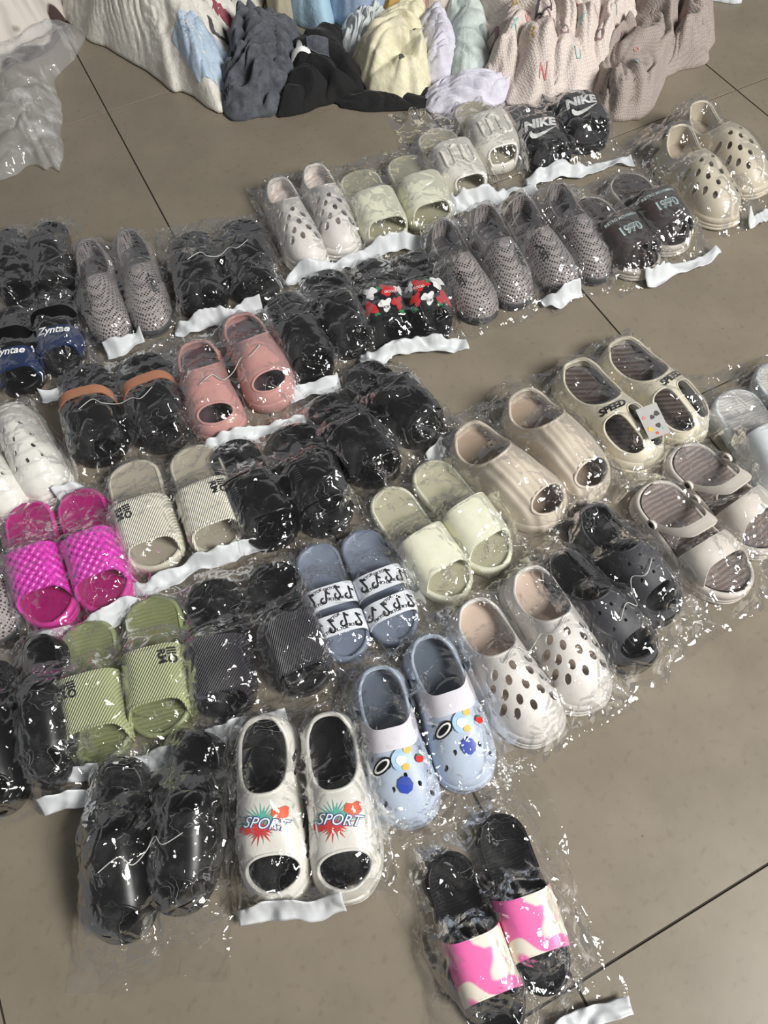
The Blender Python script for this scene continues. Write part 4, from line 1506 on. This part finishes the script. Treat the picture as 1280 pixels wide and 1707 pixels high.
cl_ochre = mat('ochre_cloth', (186, 152, 84), .85, 'cloth')
cl_pinkc = mat('pink_cloth', (214, 166, 166), .85, 'cloth')
cl_sack = mat('woven_sack_white', (226, 223, 214), .5, 'cloth', (212, 207, 195), strength=.8)
cl_mixed = mat('mixed_clothes', (206, 198, 190), .7, 'marble', (70, 54, 52), scale=7.0)
ink_brown = mat('plum_print', (158, 130, 134), .8)
ink_red = mat('coral_print', (212, 142, 138), .8)
ink_aqua = mat('aqua_print', (150, 192, 186), .8)
ink_gold = mat('gold_print', (206, 180, 124), .8)
ink_grey = mat('grey_print', (84, 80, 84), .8)

Cloth([(-0.30, 2.80), (-0.25, 3.3), (0.0, 3.35), (0.06, 3.1), (0.0, 2.86), (-0.13, 2.76)], .20, 11, .3, .09, .03, centre=(-.12, 3.05)).build(
    'clothes_sack', 'sack of dark and white clothes in the far left corner', 'sack', cl_mixed)

sack = Cloth([(0.300, 2.235), (0.215, 2.36), (0.12, 2.598), (0.03, 2.85), (0.019, 3.084), (0.2, 3.40), (0.55, 3.35), (0.70, 2.98), (0.60, 2.66), (0.47, 2.46), (0.37, 2.32)],
             .23, 21, 2.6, .028, .010, .004, 1.7, fine=.9, centre=(.30, 2.78)).build('woven_sack', 'big white woven sack of clothes with dark print and a blue patch', 'sack', cl_sack, 70, 300)
sack.art('blue_patch', poly_tris([(-.05, .09), (.03, .085), (.062, .0), (.048, -.10), (.03, -.155), (-.02, -.11), (-.07, -.05)]), 1.0, (.318, 2.375), mat('blue_inside_sack', (182, 200, 218), .5, 'cloth'), .25, .002)
sack.art('printed_mark', poly_tris([(-.05, .012), (.06, -.012), (.055, -.03), (-.045, -.012)]), 1.1, (.40, 2.56), ink_grey, .35, .002)
sack.art('printed_mark', poly_tris([(-.035, .015), (.04, -.006), (.02, -.02), (-.03, -.008)]), 1.2, (.43, 2.50), mat('maroon_print', (140, 62, 76), .6), -.5, .002)
sack.art('printed_mark', text_tris('U', 0, .02), .07, (.382, 2.44), ink_grey, -.2, .002)

D = Cloth([(0.287, 2.215), (0.349, 2.345), (0.452, 2.50), (0.564, 2.57), (0.625, 2.473), (0.600, 2.33), (0.53, 2.215), (0.444, 2.155), (0.353, 2.150)], 0.055, 31, 1.2, .065, .055, fine=.7,
          centre=(.45, 2.34)).build('denim_garment', 'crumpled dark denim-blue garment beside the woven sack', 'garment', cl_denim, 60, 220)
K = Cloth([(0.419, 2.125), (0.492, 2.22), (0.555, 2.33), (0.65, 2.42), (0.751, 2.39), (0.70, 2.25), (0.72, 2.16), (0.66, 2.10), (0.55, 2.105)], .055, 41, .5, .08, .03, centre=(.57, 2.24)).build(
    'black_garment', 'black crumpled garment with white label between denim and cream clothes', 'garment', cl_black)
K.art('white_label', poly_tris([(-.03, -.02), (.028, -.026), (-.008, .04)]), 1.0, (.555, 2.245), white_ink, -.4, .003)
K.art('denim_pocket', poly_tris([(-.03, -.02), (.03, -.02), (.03, .03), (-.03, .02)]), 1.0, (.60, 2.23), cl_denim, -.4, .003)
Cloth([(0.60, 2.14), (0.68, 2.085), (0.78, 2.035), (0.90, 2.00), (0.885, 1.955), (0.78, 1.965), (0.66, 2.02), (0.59, 2.085)], .016, 45, .4, .04, .008, centre=(.735, 2.04)).build(
    'black_scarf', 'long black cloth strip lying under the cream shirt', 'cloth', cl_black, 24, 150)
Cloth([(0.59, 2.56), (0.66, 2.80), (0.78, 2.75), (0.70, 2.55), (0.62, 2.53)], .10, 51, .9, .05, .02).build('khaki_garment', 'khaki garment behind the denim-blue one', 'garment', cl_khaki, 30, 120)
Cloth([(0.64, 2.62), (0.645, 2.53), (0.70, 2.405), (0.775, 2.50), (0.86, 2.69), (0.74, 2.80)], .11, 61, 1.0, .07, .014, rise=3.5).build('sky_blue_shirt', 'pale sky-blue shirt hanging over the clothes pile', 'shirt', cl_sky, 36, 150)
Cloth([(0.77, 2.56), (0.755, 2.45), (0.80, 2.385), (0.92, 2.36), (1.04, 2.57), (0.88, 2.70)], .13, 71, .6, .07, .012, rise=3.5).build('grey_blue_shirt', 'grey-blue shirt at the top of the clothes pile', 'shirt', cl_blue, 36, 150)
Cloth([(0.700, 2.33), (0.74, 2.40), (0.85, 2.43), (0.938, 2.43), (0.87, 2.31), (0.785, 2.245), (0.725, 2.255)], .07, 81, 2.3, .03, .016, fine=.8).build('white_ribbed_shirt', 'white ribbed top between blue shirts and cream shirt', 'garment', cl_white, 40, 160)
Cloth([(0.86, 2.32), (0.90, 2.44), (0.98, 2.42), (0.96, 2.34)], .09, 83, 1.0, .05, .012).build('ochre_garment', 'bit of ochre garment under the pile', 'garment', cl_ochre, 24, 90)
Cloth([(0.93, 2.30), (0.96, 2.45), (1.04, 2.42), (1.02, 2.31)], .12, 87, 1.0, .05, .012).build('pink_garment', 'bit of dusty pink garment beside the paw-print quilt', 'garment', cl_pinkc, 24, 90)
CR = Cloth([(0.70, 2.24), (0.766, 2.295), (0.88, 2.385), (0.957, 2.41), (1.0, 2.324), (0.985, 2.25), (0.905, 2.125), (0.842, 2.015), (0.74, 2.02), (0.685, 2.11)], .07, 91, .9, .085, .04, centre=(.84, 2.20)).build(
    'cream_shirt', 'cream yellow shirt spread at the front of the clothes pile', 'shirt', cl_cream, 56, 210)
CR.art('printed_mark', blob(14, .3, 3), .014, (.785, 2.075), ink_grey, 0)
CR.art('printed_mark', blob(14, .3, 5), .009, (.86, 2.14), ink_grey, 0)
Cloth([(0.865, 2.145), (0.92, 2.265), (1.03, 2.30), (0.995, 2.122), (0.95, 2.045), (0.875, 2.035)], .085, 101, .4, .03, .018, fine=.8).build('lavender_blouse', 'lavender crinkled top beside the cream shirt', 'garment', cl_lav, 40, 150)
PW = Cloth([(0.96, 2.43), (0.965, 2.35), (0.995, 2.285), (1.07, 2.275), (1.20, 2.43), (1.06, 2.55)], .14, 111, 1.0, .08, .012, rise=3.5).build('paw_print_quilt', 'ivory quilt with black paw prints at the back of the pile', 'quilt', cl_paw, 36, 150)
for k, (x, y) in enumerate([(.965 + .06, 2.335), (1.07, 2.31)]):
    for q, (dx, dy, sz) in enumerate([(0, 0, .015), (-.011, .009, .007), (-.004, .014, .007), (.005, .014, .007), (.011, .008, .007)]):
        PW.art('paw_print', blob(12, .1, q), sz, (x + dx, y + dy), black_ink, 0)
Cloth([(0.915, 2.02), (0.99, 2.18), (1.08, 2.36), (1.22, 2.40), (1.13, 2.16), (1.02, 1.975), (0.945, 1.955)], .085, 121, -.4, .05, .022, centre=(1.035, 2.16)).build('mint_white_shirt', 'pale mint-white shirt next to the printed blanket', 'shirt', cl_mint, 44, 170)
Cloth([(0.803, 1.985), (0.852, 2.03), (0.933, 2.02), (1.022, 1.965), (1.066, 1.905), (0.998, 1.875), (0.888, 1.885), (0.808, 1.93)], .045, 131, .9, .035, .018, fine=.8, centre=(.93, 1.955)).build(
    'lavender_sleeve_garment', 'lavender and white garment bunched in front of the blanket', 'garment', cl_lav, 36, 160)
BL = Cloth([(0.985, 1.97), (1.07, 2.12), (1.19, 2.45), (1.575, 2.40), (1.74, 2.22), (1.56, 1.95), (1.42, 1.84), (1.24, 1.775), (1.08, 1.79), (1.005, 1.88)], .115, 141, -.35, .085, .042, rise=2.2, fine=.6, centre=(1.32, 2.06)).build(
    'printed_blanket', 'pale pink knit blanket printed with coloured letters on the pile', 'blanket', cl_blank, 80, 320)
rs = np.random.RandomState(5)
for k, (x, y, t_, sz, m) in enumerate([(1.055, 2.055, 'D', .085, ink_brown), (1.165, 1.945, 'D', .085, ink_brown), (1.19, 1.995, 'D', .07, ink_grey), (1.13, 1.995, 'S', .034, ink_red), (1.27, 1.97, 'O', .034, ink_red),
                                       (1.34, 2.0, 'U', .034, ink_aqua), (1.40, 2.0, 'R', .05, ink_brown), (1.08, 1.97, 'X', .034, ink_aqua), (1.19, 1.89, 'o', .05, ink_brown), (1.25, 1.90, 'Y', .034, ink_aqua),
                                       (1.29, 1.86, 'o', .05, ink_brown), (1.31, 1.92, 'L', .034, ink_red), (1.23, 2.06, 'J', .034, ink_gold), (1.32, 2.07, 'Y', .034, ink_gold), (1.38, 1.92, 'I', .034, ink_aqua),
                                       (1.10, 1.91, 'R', .034, ink_gold), (1.10, 1.84, 'N', .034, ink_red), (1.43, 2.06, 'P', .034, ink_red), (1.46, 1.97, 'S', .034, ink_aqua), (1.20, 1.83, 'U', .034, ink_aqua),
                                       (1.36, 1.86, 'A', .034, ink_gold), (1.15, 2.08, 'A', .034, ink_gold)]):
    BL.art('letter_print', text_tris(t_, 0, -.005), sz, (x, y), m, -.45 + rs.uniform(-.4, .4), .0018)
RB = Cloth([(1.215, 1.72), (1.30, 1.86), (1.46, 1.96), (1.66, 2.16), (1.85, 2.10), (1.735, 1.894), (1.60, 1.735), (1.48, 1.745), (1.33, 1.64), (1.235, 1.645)], .05, 151, 2.45, .085, .065, fine=.6, centre=(1.47, 1.87)).build(
    'grey_knit_robe', 'grey-beige knit robe with red and aqua letters beside the blanket', 'robe', cl_robe, 64, 260)
for k, (x, y, t_, sz, m) in enumerate([(1.36, 1.78, 'o', .034, ink_red), (1.45, 1.86, 'L', .034, ink_red), (1.55, 1.82, 'F', .034, ink_red), (1.38, 1.85, 'O', .05, ink_brown), (1.60, 1.92, 'A', .034, ink_gold),
                                       (1.33, 1.73, 'D', .034, ink_aqua), (1.53, 1.95, 'D', .06, ink_brown), (1.65, 1.97, 'S', .05, ink_brown)]):
    RB.art('letter_print', text_tris(t_, 0, -.005), sz, (x, y), m, -.45 + rs.uniform(-.5, .5), .0018)
Cloth([(1.80, 2.02), (1.86, 2.07), (1.95, 2.02), (1.885, 1.93), (1.84, 1.95)], .02, 161, 1, .05, .01).build('white_cloth_scrap', 'small white cloth at the top right edge', 'cloth', cl_white, 16, 60)

HAZE = film_mat('milky_woven_film', .20, .5, patch=.3)
CB = Cloth([(-0.40, 2.30), (-0.261, 2.262), (-0.188, 2.222), (-0.150, 2.33), (-0.118, 2.45), (-0.088, 2.62), (-0.005, 2.70), (0.055, 2.82), (-0.022, 2.90), (-0.125, 2.85), (-0.30, 2.86), (-.42, 2.6)],
           .07, 171, 1.9, .10, .03, fine=.5, centre=(-.22, 2.55)).build('translucent_sack', 'empty translucent woven sack with small red label at the left edge', 'sack', HAZE, 60, 240)
CB.art('red_label', poly_tris([(-.03, -.012), (.03, -.012), (.03, .012), (-.03, .012)]), 1.0, (-.30, 2.455), red_ink, .3, .004)
CB.art('white_label', poly_tris([(-.035, -.02), (.035, -.02), (.035, .02), (-.035, .02)]), 1.0, (-.30, 2.462), white_ink, .3, .003)

# ------------------------------------------------------------------ loose ties, hang tag
tie_m = mat('clear_tie', (196, 194, 190), .35)


def tie(pts, label, r=.0009):
    P = np.array(pts, float)
    n = len(P)
    D_ = []
    for i in range(n - 1):
        p0, p1, p2, p3 = P[max(i - 1, 0)], P[i], P[i + 1], P[min(i + 2, n - 1)]
        for u in np.linspace(0, 1, 8, endpoint=False):
            D_.append(.5 * ((2 * p1) + (p2 - p0) * u + (2 * p0 - 5 * p1 + 4 * p2 - p3) * u * u + (3 * p1 - p0 - 3 * p2 + p3) * u ** 3))
    D_.append(P[-1])
    c = P.mean(0)
    V, F = tube(np.array(D_) - np.array([c[0], c[1], 0]), r, False, 6)
    o = mesh_obj('fastening_string', V, F, tie_m)
    o.location = (c[0], c[1], 0)
    tag(o, label, 'string', 'fastening strings')


def between(key, t, label):
    a, b = PAIRS[key]

    def w(s, x, y):
        r = s.ang - PI / 2
        return (s.pos[0] + x * math.cos(r) - y * math.sin(r), s.pos[1] + x * math.sin(r) + y * math.cos(r))
    pts = []
    for s, xs in ((a, (.01, -.02, -.038)), (b, (.038, .02, -.01))):
        for x in xs:
            y = t * s.L
            X, Y = w(s, x, y + .01 * math.sin(x * 90))
            pts.append((X, Y, float(s.ztop(np.array(x), np.array(y))) + .006))
    m_ = (np.array(pts[2]) + np.array(pts[3])) / 2
    m_[2] -= .012
    pts.insert(3, tuple(m_))
    tie(pts, label)


for key, t, lab in (('black37', .62, 'thin clear string looped across the smooth black chunky slides'), ('tan', .60, 'thin white string across the tan-trimmed black slides'),
                    ('pink', .60, 'thin string joining the dusty pink slides'), ('bclog', .66, 'thin white string across the black open-toe clogs'),
                    ('bl6', .55, 'thin white string across the plain black slides at the back'), ('wclog', .50, 'thin clear string joining the front white holed clogs')):
    between(key, t, lab)

s = PAIRS['speed'][0]
r = s.ang - PI / 2
tagroot = empty('hang_tag', (s.pos[0] - .016 * math.cos(r) - .235 * -math.sin(r) * -1, s.pos[1] + .222 * math.cos(r), 0), .35)
tagroot.location = (.664, .752, .088)
tagroot.rotation_euler = (.25, -.15, -.15)
tag(tagroot, 'white swing tag with small coloured drawings on the ivory sandals', 'tag')
V, F = [], []
for z in (0, .0008):
    V += [(-.022, -.034, z), (.022, -.034, z), (.022, .034, z), (-.022, .034, z)]
F = [(3, 2, 1, 0), (4, 5, 6, 7), (0, 1, 5, 4), (1, 2, 6, 5), (2, 3, 7, 6), (3, 0, 4, 7)]
mesh_obj('card', V, F, mat('card_white', (186, 184, 180), .4), tagroot, smooth=False)
for k, (x, y, sz, m) in enumerate([(-.014, .012, .008, ink_red), (-.012, -.014, .010, m_yel), (.002, .008, .009, ink_grey), (.013, .012, .011, ink_grey), (.006, -.012, .010, ink_grey), (.014, -.020, .006, ink_aqua), (-.002, -.026, .006, m_orange)]):
    decal('printed_drawing', blob(16, .2, k), sz, (x, y), 0, lambda a, b: 0 * a + .0008, m, tagroot, .0006)
